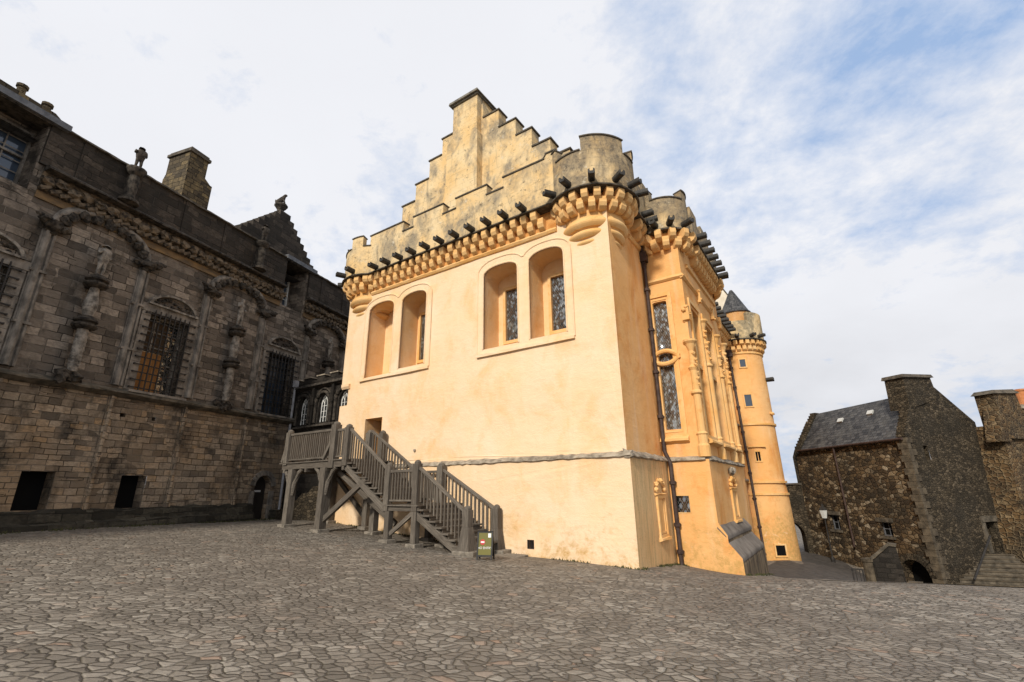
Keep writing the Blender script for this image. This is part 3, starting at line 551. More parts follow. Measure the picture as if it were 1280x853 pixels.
# crow-stepped gable, set back behind the wall walk
gs = lambda x, z: fp(x, z, .85)
L = [(-10.1, 14.97), (-9.27, 15.86), (-8.44, 16.82), (-7.67, 17.7), (-6.9, 18.5)]; Rr = [(-1.22, 14.05), (-2.02, 14.92), (-2.84, 15.85), (-3.6, 16.71), (-4.46, 17.66), (-5.3, 18.5)]
poly = []; zb = 12.6; px = None
for x, z in L:
    x, z = gs(x, z); poly.append((x, poly[-1][1] if poly else zb)); poly.append((x, z))
rp = []
for x, z in Rr:
    x, z = gs(x, z); rp.append((x, rp[-1][1] if rp else zb)); rp.append((x, z))
poly += rp[::-1]
m = MB(); m.prism(poly, .85, 1.45); m.build('crow_stepped_gable', 'parapet', hall)
m = MB()
for S, sg in ((L, 1), (Rr, -1)):
    q = [gs(*p) for p in S]
    for i in range(len(q) - 1):
        x0 = q[i][0]; x1 = q[i + 1][0]; m = MB(); m.box(min(x0, x1) - .06 * (sg > 0), max(x0, x1) + .06 * (sg < 0), .80, 1.5, q[i][1], q[i][1] + .07); m.build('step_coping', 'coping', hall)
ch = lambda x, z: fp(x, z, .45)
a0, b0 = ch(-7.39, 13.0)[0], ch(-5.62, 13)[0]; a1, b1 = ch(-7.12, 13)[0], ch(-5.7, 13)[0]; zs, zt = ch(0, 17.42)[1], ch(0, 19.3)[1]
m = MB(); m.prism([(a0, 12.6), (b0, 12.6), (b0, zs - .25), (b1 - .02, zs), (a1 - .02, zs), (a0, zs - .25)], .45, 1.5); m.box(a1, b1, .52, 1.75, zs - .1, zt); m.build('chimney', 'parapet', hall)
m = MB(); m.box(a1 - .08, b1 + .08, .44, 1.83, zt, zt + .07); m.prism([(a1 - .17, zt + .07), (b1 + .17, zt + .07), (b1 + .12, zt + .19), (a1 - .12, zt + .19)], .34, 1.93); m.build('chimney_cap', 'capst', hall)
# corbel tables: ledge, moulding and two tiers of staggered blocks
def corb_mesh():
    m = MB(); m.prof([(.02, .41), (-.45, .41), (-.47, .2), (-.40, .08), (-.24, 0), (.02, 0)], -.12, .12); return m
def corb_mesh2():
    m = MB(); m.prof([(.02, .43), (-.30, .43), (-.31, .2), (-.25, .07), (-.12, 0), (.02, 0)], -.12, .12); return m
NC = [0]; protoA = [None]; protoB = [None]; extra = MB()
def corbel(kind, mtx, single=True):
    if not single:
        extra.M = mtx; src = corb_mesh() if kind == 0 else corb_mesh2()
        extra.solid(src.v, src.f); return
    mtx = mtx @ Matrix.Rotation(random.uniform(-.04, .04), 4, 'Z') @ Matrix.Diagonal((random.uniform(.9, 1.1), random.uniform(.93, 1.04), random.uniform(.95, 1.03), 1))
    P = (protoA, protoB)[kind]
    if P[0] is None:
        P[0] = (corb_mesh() if kind == 0 else corb_mesh2()).build('corbel', 'ashlar', hall, False, .015); P[0].matrix_local = mtx
    else: copy_part(P[0], hall, mtx)
    NC[0] += 1
sp = .445; x = -11.55; i = 0
while x < -2.25:
    corbel(0, Matrix.Translation((x, 0, 11.28))); corbel(1, Matrix.Translation((x + sp / 2, 0, 10.98))); x += sp
def turret_corbels(c, r, z, a0, a1, n, single):
    for k in range(n):
        a = a0 + (a1 - a0) * (k + .5) / n; ax = R(a)
        Mx = Matrix.Translation((c[0] + r * math.cos(ax), c[1] + r * math.sin(ax), z + .30)) @ Matrix.Rotation(ax + math.pi / 2, 4, 'Z'); corbel(0, Mx, single)
        ax = R(a + (a1 - a0) / n / 2); Mx = Matrix.Translation((c[0] + r * math.cos(ax), c[1] + r * math.sin(ax), z)) @ Matrix.Rotation(ax + math.pi / 2, 4, 'Z'); corbel(1, Mx, single)
turret_corbels(CT, 1.12, 10.98, -150, 30, 11, True); turret_corbels(CTL, 1.12, 10.98, -215, -32, 10, True)
for y in (2.35, 2.8, 3.25):
    Mx = Matrix.Translation((0, y, 11.28)) @ MS; corbel(0, Mx); corbel(1, Matrix.Translation((0, y + .22, 10.98)) @ MS)
m = MB(); m.prof([(.02, 11.0), (-.08, 10.98), (-.11, 10.9), (-.06, 10.82), (.02, 10.8)], -11.8, -1.9, 40, .006)
m.M = MS; m.prof([(.02, 11.0), (-.08, 10.98), (-.11, 10.9), (-.06, 10.82), (.02, 10.8)], 1.9, 3.4, 6, .006); m.build('cornice_moulding', 'ashlar', hall)
m = MB(); m.box(-11.9, -1.9, -.52, .02, 11.69, 11.735); m.M = MS; m.box(1.9, 3.4, -.52, .02, 11.69, 11.735); m.M = Matrix()
for c in (CT, CTL): m.ringseg(c[0], c[1], 1.1, 1.67, 11.688, 11.737, 0, 360, 48)
m.build('corbel_ledge', 'coping', hall)
m = MB(); m.box(-11.9, -1.9, -.055, .02, 11.0, 11.69); m.build('corbel_backing', 'stain', hall)  # orange-stained band that also paints the shade between the corbels
def roll(z0, r0_, z1, r1_, n=6):
    out = []
    for k in range(n + 1):
        a = math.pi * k / n - math.pi / 2; out.append((r0_ + (r1_ - r0_) * k / n + .09 * math.cos(a), z0 + (z1 - z0) * k / n))
    return out
def turret(c, k=1.0, dz=0.0, mat='turret', mer=(), name='turret', ro=1.57, ztop=ZW, zl=11.72):
    m = MB(); m.lathe([(.5 * k, 9.75 + dz)] + roll(9.92 + dz, .80 * k, 10.14 + dz, .84 * k) + [(.86 * k, 10.17 + dz)] + roll(10.18 + dz, .94 * k, 10.44 + dz, .98 * k) + [(1.0 * k, 10.48 + dz)] + roll(10.49 + dz, 1.07 * k, 10.80 + dz, 1.11 * k) + [(1.1 * k, 10.84 + dz), (1.1 * k, 10.95 + dz), (1.14 * k, zl)], c[0], c[1], 56)
    q = m.build('turret_corbelling', 'ashlar', hall)
    m = MB(); m.ringseg(c[0], c[1], ro - .3, ro, zl, ztop, 0, 360, 48)
    for a0, a1, z in mer: m.ringseg(c[0], c[1], ro - .3, ro, ztop, z, a0, a1)
    m.build(name, mat, hall)
    m = MB()
    ang = sorted(mer); 
    for a0, a1, z in mer: m.ringseg(c[0], c[1], ro - .34, ro + .04, z, z + .05, a0 - 1, a1 + 1)
    e = [(ang[i][1] + 1, ang[i + 1][0] - 1) for i in range(len(ang) - 1)]
    for a0, a1 in e:
        if a1 - a0 > 3: m.ringseg(c[0], c[1], ro - .34, ro + .04, ztop, ztop + .05, a0, a1)
    m.build('turret_coping', 'coping', hall)
turret(CT, mer=[(-135, -117, 13.75), (-77, -19, 13.74), (8, 60, 13.74), (100, 150, 13.74)])
turret(CTL, mer=[(-240, -205, 13.74), (-185, -140, 13.74), (-95, -70, 13.74), (0, 50, 13.7)], mat='parapet')
# water spouts
SPM = [None]
def spout(x, y, z, ang, ln=.46):
    mt = Matrix.Translation((x, y, z)) @ Matrix.Rotation(ang, 4, 'Z')
    if SPM[0] is None:
        m = MB(); m.prof([(-.115, .06), (-.115, -.06), (-.075, -.115), (.075, -.115), (.115, -.06), (.115, .06), (.06, .105), (.05, .0), (-.05, .0), (-.06, .105)], -.1, ln)
        SPM[0] = m.build('water_spout', 'lead', hall, False, .012); SPM[0].matrix_local = mt
    else: copy_part(SPM[0], hall, mt)
for k in range(11): x, z = fp(-12.17 + .8633 * k, 12.56, -.85); spout(x, -.45, z, -math.pi / 2)
def ring_spouts(c, r, z, angs):
    for a in angs: spout(c[0] + r * math.cos(R(a)), c[1] + r * math.sin(R(a)), z, R(a))
ring_spouts(CT, 1.55, 11.97, (-122, -96, -66, -36, -12, 10)); ring_spouts(CTL, 1.55, 11.97, (-85, -112, -150, -178))
for y in (2.5, 3.05): spout(.42, y, 11.95, 0)
m = MB(); m.M = MS; m.prism([(1.7, 11.75), (4.4, 11.75), (4.4, 13.2), (3.6, 13.2), (3.6, 13.7), (2.6, 13.7), (2.6, 13.2), (1.7, 13.2)], -.45, -.12); m.build('side_parapet', 'turret', hall)

# ---- the oriel bay at the hall's side
BX, BY, BE = 1.38, 3.39, 9.8
win = archpoly(.2, .72, 3.95, 8.55, 8.68, 10, 5)
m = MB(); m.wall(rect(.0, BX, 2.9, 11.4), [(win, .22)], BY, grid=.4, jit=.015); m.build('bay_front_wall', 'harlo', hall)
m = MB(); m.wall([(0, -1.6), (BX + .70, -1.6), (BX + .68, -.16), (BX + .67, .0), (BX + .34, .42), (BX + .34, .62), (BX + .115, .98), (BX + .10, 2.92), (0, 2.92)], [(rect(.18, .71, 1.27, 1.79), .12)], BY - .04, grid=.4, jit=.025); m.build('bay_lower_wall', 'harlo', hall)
m = MB(); frame_bars(m, .03, .92, 3.6, 8.98, BY - .05, BY + .03, .13); frame_bars(m, .15, .78, 3.85, 8.78, BY - .02, BY + .12, .055); m.prof([(BY - .16, 3.55), (BY - .16, 3.62), (BY + .05, 3.78), (BY + .05, 3.45)], 0, .95, 6, .01); fr = m.build('bay_window', 'ashlar', hall)
m = MB(); m.box(.15, .76, BY + .17, BY + .19, 3.9, 8.7); m.build('leaded_pane', 'glass', fr)
m = MB()
for sg in (1, -1): m.tube([(.46 + .46 * math.cos(a), BY - .0 - .06 * math.sin(a), 6.5 + sg * (.34 * math.sin(a) - .1)) for a in lin(.05, math.pi - .05, 13)], .085, 8)
m.build('transom_loop', 'ashlar', fr)
m = MB(); frame_bars(m, .15, .74, 1.24, 1.82, BY - .055, BY - .02, .035); m.build('grate_frame', 'ashlar', hall)
m = MB(); m.box(.16, .73, BY + .05, BY + .07, 1.25, 1.81); m.build('lattice_window', 'glassd', hall)
MB_S = Matrix.Translation((BX, 0, 0)) @ MS
L3 = [archpoly(3.95, 5.3, 3.75, 8.3, 8.5, 8, 6), archpoly(6.0, 7.75, 3.75, 8.3, 8.5, 8, 6), archpoly(8.35, 9.35, 3.75, 7.2, 7.75, 10, 1.5)]
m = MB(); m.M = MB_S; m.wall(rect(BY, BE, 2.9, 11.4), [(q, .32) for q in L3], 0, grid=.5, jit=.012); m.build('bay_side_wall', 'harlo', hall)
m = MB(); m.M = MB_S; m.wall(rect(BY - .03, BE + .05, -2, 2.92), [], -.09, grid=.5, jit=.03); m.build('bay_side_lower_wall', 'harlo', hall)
m = MB(); m.M = Matrix.Translation((0, BE, 0)) @ Matrix.Rotation(math.pi, 4, 'Z'); m.wall(rect(-BX, 0.1, -2, 11.4), [], 0, grid=.8); m.build('bay_back_wall', 'harl', hall)
for i, (y0, y1) in enumerate(((3.95, 5.3), (6.0, 7.75), (8.35, 9.35))):
    m = MB(); m.M = MB_S; zt = 8.55 if i < 2 else 7.5
    frame_bars(m, y0 - .14, y1 + .14, 3.6, zt + .22, -.06, .02, .15)
    for k in range(1, 3 if i < 2 else 1): xx = y0 + (y1 - y0) * k / (2 if i == 0 else 2.0); m.box(xx - .06, xx + .06, .06, .26, 3.75, zt) if k == 1 else None
    m.box(y0, y1, .08, .24, 6.3, 6.45); m.prof([(-.22, 3.48), (-.22, 3.55), (.1, 3.75), (.1, 3.4)], y0 - .2, y1 + .2, 5, .01)
    fr = m.build('bay_window', 'ashlar', hall); m = MB(); m.M = MB_S; m.box(y0 - .05, y1 + .05, .28, .30, 3.6, zt + .1); m.build('leaded_pane', 'glass' if i < 2 else 'ashlar', fr)
# slim carved shafts between the lights, with rings, niche brackets and canopies
for k, (xx, yy) in enumerate(((BX - .02, BY + .02), (BX + .03, 5.65), (BX + .03, 8.05), (BX + .03, 9.6))):
    m = MB(); z1 = 6.0 if k == 0 else 7.4
    m.lathe([(.0, 3.0), (.2, 3.0), (.2, 3.35), (.16, 3.42), (.16, 3.7), (.19, 3.74), (.13, 3.82), (.125, z1 - .95), (.19, z1 - .9), (.19, z1 - .84), (.12, z1 - .78), (.12, z1 - .1), (.17, z1), (.1, z1 + .1), (.09, z1 + .6), (.17, z1 + .85), (.24, z1 + .93), (.24, z1 + 1.0), (0, z1 + 1.02)], xx, yy, 12)
    for j in range(6): m.blob((xx + .10 + random.uniform(-.02, .05), yy + random.uniform(-.12, .08), z1 - .6 + j * .22), .07, (1, 1, .8), .3)
    m.box(xx - .12, xx + .12, yy - .12, yy + .1, z1 + 1.75, z1 + 2.3)
    for j in range(5): m.blob((xx + random.uniform(-.1, .12), yy - .1 + random.uniform(-.05, .15), z1 + 1.75 + j * .12), .08, (1, 1, .8), .3)
    m.build('niche_shaft', 'ashlar', hall)
m = MB(); m.prof([(BY + .05, 9.62), (BY - .06, 9.58), (BY - .1, 9.48), (BY - .03, 9.42), (BY + .05, 9.4)], -.02, BX + .06, 6, .006); m.M = MB_S; m.prof([(.05, 9.62), (-.06, 9.58), (-.1, 9.48), (-.03, 9.42), (.05, 9.4)], BY - .06, BE, 14, .006)
m.prof([(.05, 10.36), (-.08, 10.32), (-.08, 10.2), (.05, 10.15)], BY + .9, BE - .5, 14, .006); m.build('bay_string_course', 'ashlar', hall)
m = MB(); m.prof([(BY + .05, 3.06), (BY - .1, 2.99), (BY - .14, 2.9), (BY + .05, 2.84)], .0, BX + .0, 10, .012); m.M = MB_S; m.prof([(.05, 3.1), (-.14, 2.98), (-.18, 2.9), (-.05, 2.84), (.05, 2.84)], BY - .0, BE + .05, 26, .016); m.build('bay_drip_ledge', 'ledge', hall)
CB = (.78, 4.02); CB2 = (.78, BE - .62)
turret(CB, .66, .62, 'turret', [(-128, -100, 13.25), (-20, 60, 13.2), (100, 170, 13.25)], 'bay_turret', .98, 12.78, 11.42)
turret(CB2, .66, .62, 'turret', [(-60, -10, 12.9), (30, 100, 12.9), (150, 200, 12.9)], 'bay_turret', .98, 12.5, 11.42)
turret_corbels(CB, .72, 10.66, -185, 10, 7, True); turret_corbels(CB2, .72, 10.66, -20, 80, 4, False)
y = 5.1; 
while y < BE - 1.2: corbel(0, Matrix.Translation((BX, y, 10.96)) @ MS, False); corbel(1, Matrix.Translation((BX, y + .2, 10.62)) @ MS, False); y += .42
m = MB(); m.ringseg(CB[0], CB[1], .6, 1.06, 11.37, 11.43, 0, 360, 36); m.ringseg(CB2[0], CB2[1], .6, 1.06, 11.37, 11.43, 0, 360, 36); m.M = MB_S; m.box(4.6, BE - .9, -.5, .02, 11.36, 11.425); m.build('bay_corbel_ledge', 'coping', hall)
m = MB(); m.M = MB_S; m.prism([(4.5, 11.42), (BE - .9, 11.42), (BE - .9, 12.45)] + [(7.6, 12.45), (7.6, 12.9), (6.3, 12.9), (6.3, 12.45), (5.5, 12.45), (5.5, 12.9), (4.5, 12.9)], -.42, -.12); m.build('bay_parapet', 'turret', hall)
m = MB(); m.box(-.5, .3, 3.2, 4.0, 11.4, 13.25); m.build('bay_parapet_return', 'turret', hall)
ring_spouts(CB, .97, 11.62, (-92, -62, -28))
for k in range(7): spout(BX + .4, 4.75 + k * .72, 11.58, 0)
spout(CB2[0] + .97, CB2[1] + .1, 11.6, R(5))
# mossy stepped buttress at the foot of the bay
m = MB(); bz = lambda y: y
prof = [(-.08, .90), (-.28, .60), (-.33, .34), (-.62, -.04), (-.66, -.2), (-.70, -1.9), (0, -1.9), (0, .90)]
m.M = MB_S; m.prof(prof, BY - .02, 8.1, 7, .012); m.build('buttress', 'butt', hall, False, .03)
m = MB(); m.M = MB_S; m.prof([(-.03, .96), (-.33, .61), (-.33, .47), (-.03, .80)], BY - .03, 8.12, 1, .0); m.prof([(-.30, .43), (-.66, -.01), (-.66, -.15), (-.26, .26)], BY - .03, 8.12, 1, .0); m.build('buttress_weathering', 'buttcap', hall, False, .04)
# carved wall panels low on the side
def panel(mx, x0, x1, z0, z1, nm='carved_panel'):
    m = MB(); m.M = mx; frame_bars(m, x0, x1, z0, z0 + (z1 - z0) * .72, -.07, .0, .09); frame_bars(m, x0 + .14, x1 - .14, z0 + .12, z0 + (z1 - z0) * .68, -.045, .0, .05)
    m.box(x0 + .15, x1 - .15, -.02, 0, z0 + .1, z0 + (z1 - z0) * .66); m.prof([(0, z0 + .02), (-.12, z0), (-.12, z0 - .06), (0, z0 - .1)], x0 - .05, x1 + .05, 3, .01); m.prof([(0, z0 + (z1 - z0) * .76), (-.11, z0 + (z1 - z0) * .74), (0, z0 + (z1 - z0) * .71)], x0 - .06, x1 + .06, 3, .01)
    for j in range(6): a = math.pi * j / 5; m.blob(((x0 + x1) / 2 + (x1 - x0) * .48 * math.cos(a), -.05, z0 + (z1 - z0) * (.82 + .16 * math.sin(a))), .085, (1, .8, .9), .35)
    m.build(nm, 'ashlar', hall)
panel(Matrix.Translation((.12, 0, 0)) @ MS, 1.75, 2.55, .6, 2.3); panel(Matrix.Translation((BX + .09, 0, 0)) @ MS, 6.15, 7.1, .9, 2.4)
m = MB(); m.M = Matrix.Translation((BX + .12, 0, 0)) @ MS
for k in range(5): m.blob((6.4 + k * .16, -.04, 2.62 + .05 * math.sin(k * 2)), .12, (1, .8, .8), .3)
m.build('carved_boss', 'ledge', hall)

# ---- long side: corbels, spouts, parapet
y = 12.2
while y < 20.2: corbel(0, Matrix.Translation((0, y, 11.38)) @ MS, False); corbel(1, Matrix.Translation((0, y + .22, 11.02)) @ MS, False); y += .445
m = MB(); m.M = MS; m.box(10.4, 34, -.53, .02, 11.79, 11.86); m.build('side_corbel_ledge', 'coping', hall)
m = MB(); m.M = MS; m.prof([(.02, 11.0), (-.08, 10.98), (-.08, 10.86), (.02, 10.8)], 10.2, 20.2, 8); m.build('side_moulding', 'ashlar', hall)
m = MB(); m.M = MS; m.box(10.4, 19.6, -.45, -.12, 11.86, 12.75); m.box(22.5, 34, -.45, -.12, 11.86, 12.75); m.build('side_walk_parapet', 'turret', hall)
for k in range(11): spout(.43, 11.6 + k * .77, 12.02, 0)
extra.build('corbel', 'ashlar', hall)['kind'] = 'stuff'
m = MB(); m.M = MS; m.prof([(.02, 2.6), (-.14, 2.5), (-.14, 2.42), (.02, 2.36)], 10, 20.4, 20, .015); m.prof([(.02, 5.95), (-.1, 5.9), (-.1, 5.8), (.02, 5.76)], 10, 20.3, 14, .01); m.build('side_string_course', 'ledge', hall)
# ---- round stair tower
TC = (.38, 21.6); TR = 1.55
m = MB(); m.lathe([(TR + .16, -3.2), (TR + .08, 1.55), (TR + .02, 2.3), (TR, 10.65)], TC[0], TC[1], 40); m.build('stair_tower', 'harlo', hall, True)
m = MB()
for z, r in ((5.8, .1), (2.28, .13), (1.58, .15)): m.ringseg(TC[0], TC[1], TR - .1, TR + r, z, z + .12, 0, 360, 40)
m.build('tower_string_course', 'ashlar', hall)
m = MB(); m.lathe([(TR, 10.45), (TR + .07, 10.5), (TR + .07, 10.6), (TR, 10.7), (TR + .06, 11.4)], TC[0], TC[1], 40)
for k in range(18):
    for j, (dz, pr, z) in enumerate(((0, .36, 11.02), (.5, .2, 10.68))):
        a = R(-150 + (k + dz) * 11.5); m.M = Matrix.Translation((TC[0] + TR * math.cos(a), TC[1] + TR * math.sin(a), z)) @ Matrix.Rotation(a + math.pi / 2, 4, 'Z'); m.prof([(.03, .36), (-pr, .36), (-pr, .1), (-pr * .5, 0), (.03, 0)], -.12, .12)
m.M = Matrix(); m.build('tower_corbel_table', 'ashlar', hall)
m = MB(); m.ringseg(TC[0], TC[1], TR - .1, TR + .42, 11.4, 11.47, 0, 360, 40); m.build('tower_ledge', 'coping', hall)
m = MB(); m.ringseg(TC[0], TC[1], TR, TR + .3, 11.47, 12.75, 0, 360, 40)
for a0, a1 in ((-150, -112), (-50, 5), (40, 90), (130, 170)): m.ringseg(TC[0], TC[1], TR, TR + .3, 12.75, 13.35, a0, a1)
m.build('tower_parapet', 'towertop', hall)
CC = (.66, 21.9)
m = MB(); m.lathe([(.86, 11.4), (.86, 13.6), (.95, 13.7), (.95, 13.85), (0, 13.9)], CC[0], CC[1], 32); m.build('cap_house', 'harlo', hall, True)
m = MB(); m.lathe([(0, 13.80), (1.06, 13.80), (1.06, 13.86), (.95, 13.98), (.3, 15.35), (.10, 15.75), (.0, 15.78)], CC[0], CC[1], 32); m.build('conical_roof', 'slate2', hall, True).data.set_sharp_from_angle(angle=R(35))
m = MB(); m.prism([(-.95, 12), (.3, 12), (.32, 15.7), (-.1, 16.6), (-.95, 15.9)], 22.9, 24.2); m.build('pale_dormer', 'paleharl', hall)
m = MB(); m.prism([(-1.05, 15.85), (-.1, 16.62), (.36, 15.66), (.36, 15.8), (-.1, 16.8), (-1.05, 16.0)], 22.84, 24.25); m.lathe([(.05, 16.7), (.04, 17.0), (.1, 17.1), (.04, 17.2), (0, 17.45)], -.05, 23.0, 8); m.build('dormer_coping', 'coping', hall)
for z0, z1, a, w in ((9.6, 10.1, -72, .34), (7.0, 7.75, -73, .40), (3.6, 4.15, -72, .26), (-1.75, -1.2, -60, .52)):
    ax = R(a); r = TR + (.12 if z0 < 2 else .0); mx = Matrix.Translation((TC[0] + r * math.cos(ax), TC[1] + r * math.sin(ax), 0)) @ Matrix.Rotation(ax + math.pi / 2, 4, 'Z')
    m = MB(); m.M = mx; frame_bars(m, -w / 2 - .08, w / 2 + .08, z0 - .08, z1 + .08, -.05, .12, .08)
    if 3 < z0 < 4: m.prof([(.1, z1 + .36), (-.12, z1 + .34), (-.12, z1 + .28), (.1, z1 + .28)], -.5, .5)
    fr = m.build('tower_window', 'ashlar', hall); m = MB(); m.M = mx; m.box(-w / 2, w / 2, -.015, .02, z0, z1); m.build('tower_pane', 'sash' if z0 > 5 else 'void', fr)
ring_spouts(TC, TR + .28, 11.66, (-108, -76, -48, -28)); ring_spouts(TC, TR + .0, 8.85, (-6, 4)); 
m = MB(); m.M = Matrix.Translation((TC[0], TC[1], 0)) @ Matrix.Rotation(R(65), 4, 'Z'); m.blob((TR * .2, -TR - .02, 6.55), .16, (1.3, .8, .6), .3); m.build('carved_boss', 'ashlar', hall)
# ---- drainpipes
def pipe(name, path, r=.075, collars=()):
    m = MB(); m.tube(path, r, 10); p = m.build(name, 'cast', hall, True)
    m = MB()
    for (x, y, z) in collars: m.lathe([(r, z - .07), (r + .04, z - .05), (r + .04, z + .05), (r, z + .07)], x, y, 10); m.box(x - .1, x + .1, y - .02, y + .14, z - .025, z + .025)
    m.build('pipe_bracket', 'cast', p); return p
px_, py_ = .10, BY - .14
pipe('drainpipe', [(px_ - .02, py_ - .16, 11.0), (px_, py_, 10.6), (px_, py_, 3.25), (px_ + .16, py_ - .02, 2.85), (px_ + .17, py_ - .02, -.15), (px_ + .17, py_ - .02, -.5)], .07, [(px_, py_, z) for z in (9.2, 7.6, 6.0, 4.4)] + [(px_ + .17, py_ - .02, z) for z in (2.2, .9, .1)])
m = MB(); m.box(px_ - .14, px_ + .14, py_ - .16, py_ + .1, 10.35, 10.75); m.prof([(py_ - .1, 10.35), (py_ + .1, 10.35), (py_ + .05, 10.1), (py_ - .05, 10.1)], px_ - .07, px_ + .07); m.build('hopper_head', 'cast', hall)
tx, ty = .35, 19.93
pipe('drainpipe', [(tx - .22, ty + .1, 11.1), (tx - .2, ty, 10.6), (tx + .02, ty - .02, -2.3)], .08, [(tx - .2 + .016 * (10.6 - z), ty, z) for z in (9.6, 8.3, 7.0, 5.4, 4.2, 2.9, 1.4, -.2, -1.7)])
m = MB(); m.box(tx - .42, tx + .02, ty - .16, ty + .16, 10.35, 10.8); m.build('hopper_head', 'cast', hall)

# ================================================================== PALACE (left)
PA = math.atan2(pdir.y, pdir.x)
pal = thing('palace', 'dark stone palace with barred windows, statue columns and carved cornice along the left', 'palace', (P0.x, P0.y, 0), PA)
SL, SR = ps(-24), ps(9)
zB, zS, zC0, zC1, zP = -.5, pz(5.08), pz(10.25), pz(10.93), pz(12.32)
W1 = [rect(ps(-6.94), ps(-6.2), pz(1.66), pz(2.65)), rect(ps(-4.53), ps(-3.78), pz(1.63), pz(2.6)), rect(ps(-11.6), ps(-10.9), pz(1.66), pz(2.6))]
dr = archpoly(ps(.44), ps(1.2), zB + .2, pz(2.3), pz(2.72), 10, 2)
holes = [rect(ps(a), ps(b), pz(4.33), pz(4.45)) for a, b in ((-4.98, -4.82), (-4.02, -3.9))]
m = MB(); m.wall(rect(SL, SR, zB, zS), [(q, .5) for q in W1] + [(dr, .45)] + [(q, .3) for q in holes], 0, grid=.6, jit=.03); m.build('lower_wall', 'palacelow', pal)
for q in W1: m = MB(); m.box(q[0][0] - .05, q[1][0] + .05, .45, .5, q[0][1], q[2][1]); m.build('cellar_opening', 'void', pal)
for q in holes: m = MB(); m.box(q[0][0], q[1][0], .28, .32, q[0][1], q[2][1]); m.build('putlog_hole', 'void', pal)
m = MB(); m.box(ps(.44), ps(1.2), .3, .38, zB, pz(2.7)); dl = m.build('cellar_door', 'door', pal)
m = MB(); m.box(ps(.66), ps(.98), .285, .3, pz(2.08), pz(2.15)); m.build('notice', 'signwht', dl)
m = MB()
for k in range(9):
    a = math.pi * (k + .5) / 9; cx, cz = ps(.82), pz(2.3); m.beam((cx + .50 * math.cos(a), -.03, cz + .50 * math.sin(a)), (cx + .72 * math.cos(a), -.03, cz + .72 * math.sin(a)), .18, .12, (0, 1, 0))
for sx_ in (ps(.44) - .12, ps(1.2) + .12): 
    for j in range(4): m.box(sx_ - .13, sx_ + .13, -.03, .05, .8 + j * .34, 1.12 + j * .34)
m.build('door_surround', 'jamb', pal)
# mossy foot of the wall
m = MB(); m.prof([(.02, pz(1.66)), (-.16, pz(1.60)), (-.2, pz(1.34)), (-.34, pz(1.28)), (-.42, pz(.9)), (-.5, -.6), (.02, -.6)], SL, ps(.36), 70, .05); m.prof([(.02, pz(1.4)), (-.1, pz(1.3)), (-.3, pz(.9)), (-.4, -.6), (.02, -.6)], ps(1.3), SR, 20, .04); m.build('mossy_plinth', 'plinth', pal)
BW = [(-4.8, -3.45), (.14, 1.6), (-9.75, -8.4), (-14.7, -13.35)]
bw = [rect(ps(a), ps(b), pz(5.2), pz(7.85)) for a, b in BW]
dorm = [(-11.9, -8.62), (.42, 1.62)]
up = [(SL, zS), (SR, zS), (SR, zC1)]
for a, b in sorted(dorm, reverse=True): up += [(ps(b), zC1), (ps(b), pz(10.12)), (ps(a), pz(10.12)), (ps(a), zC1)]
up += [(SL, zC1)]
m = MB(); m.wall(up, [(q, .55) for q in bw], 0, grid=.6, jit=.025); m.build('upper_wall', 'palaceup', pal)
m = MB(); m.prof([(.02, zS + .12), (-.16, zS + .07), (-.32, zS - .02), (-.32, zS - .09), (-.12, zS - .2), (.02, zS - .2)], SL, SR, 110, .02); m.build('string_course', 'stepst', pal)
for a, b in BW: m = MB(); m.box(ps(a) - .3, ps(b) + .3, -.31, -.05, zS + .02, zS + .11); m.build('window_sill', 'jamb', pal)
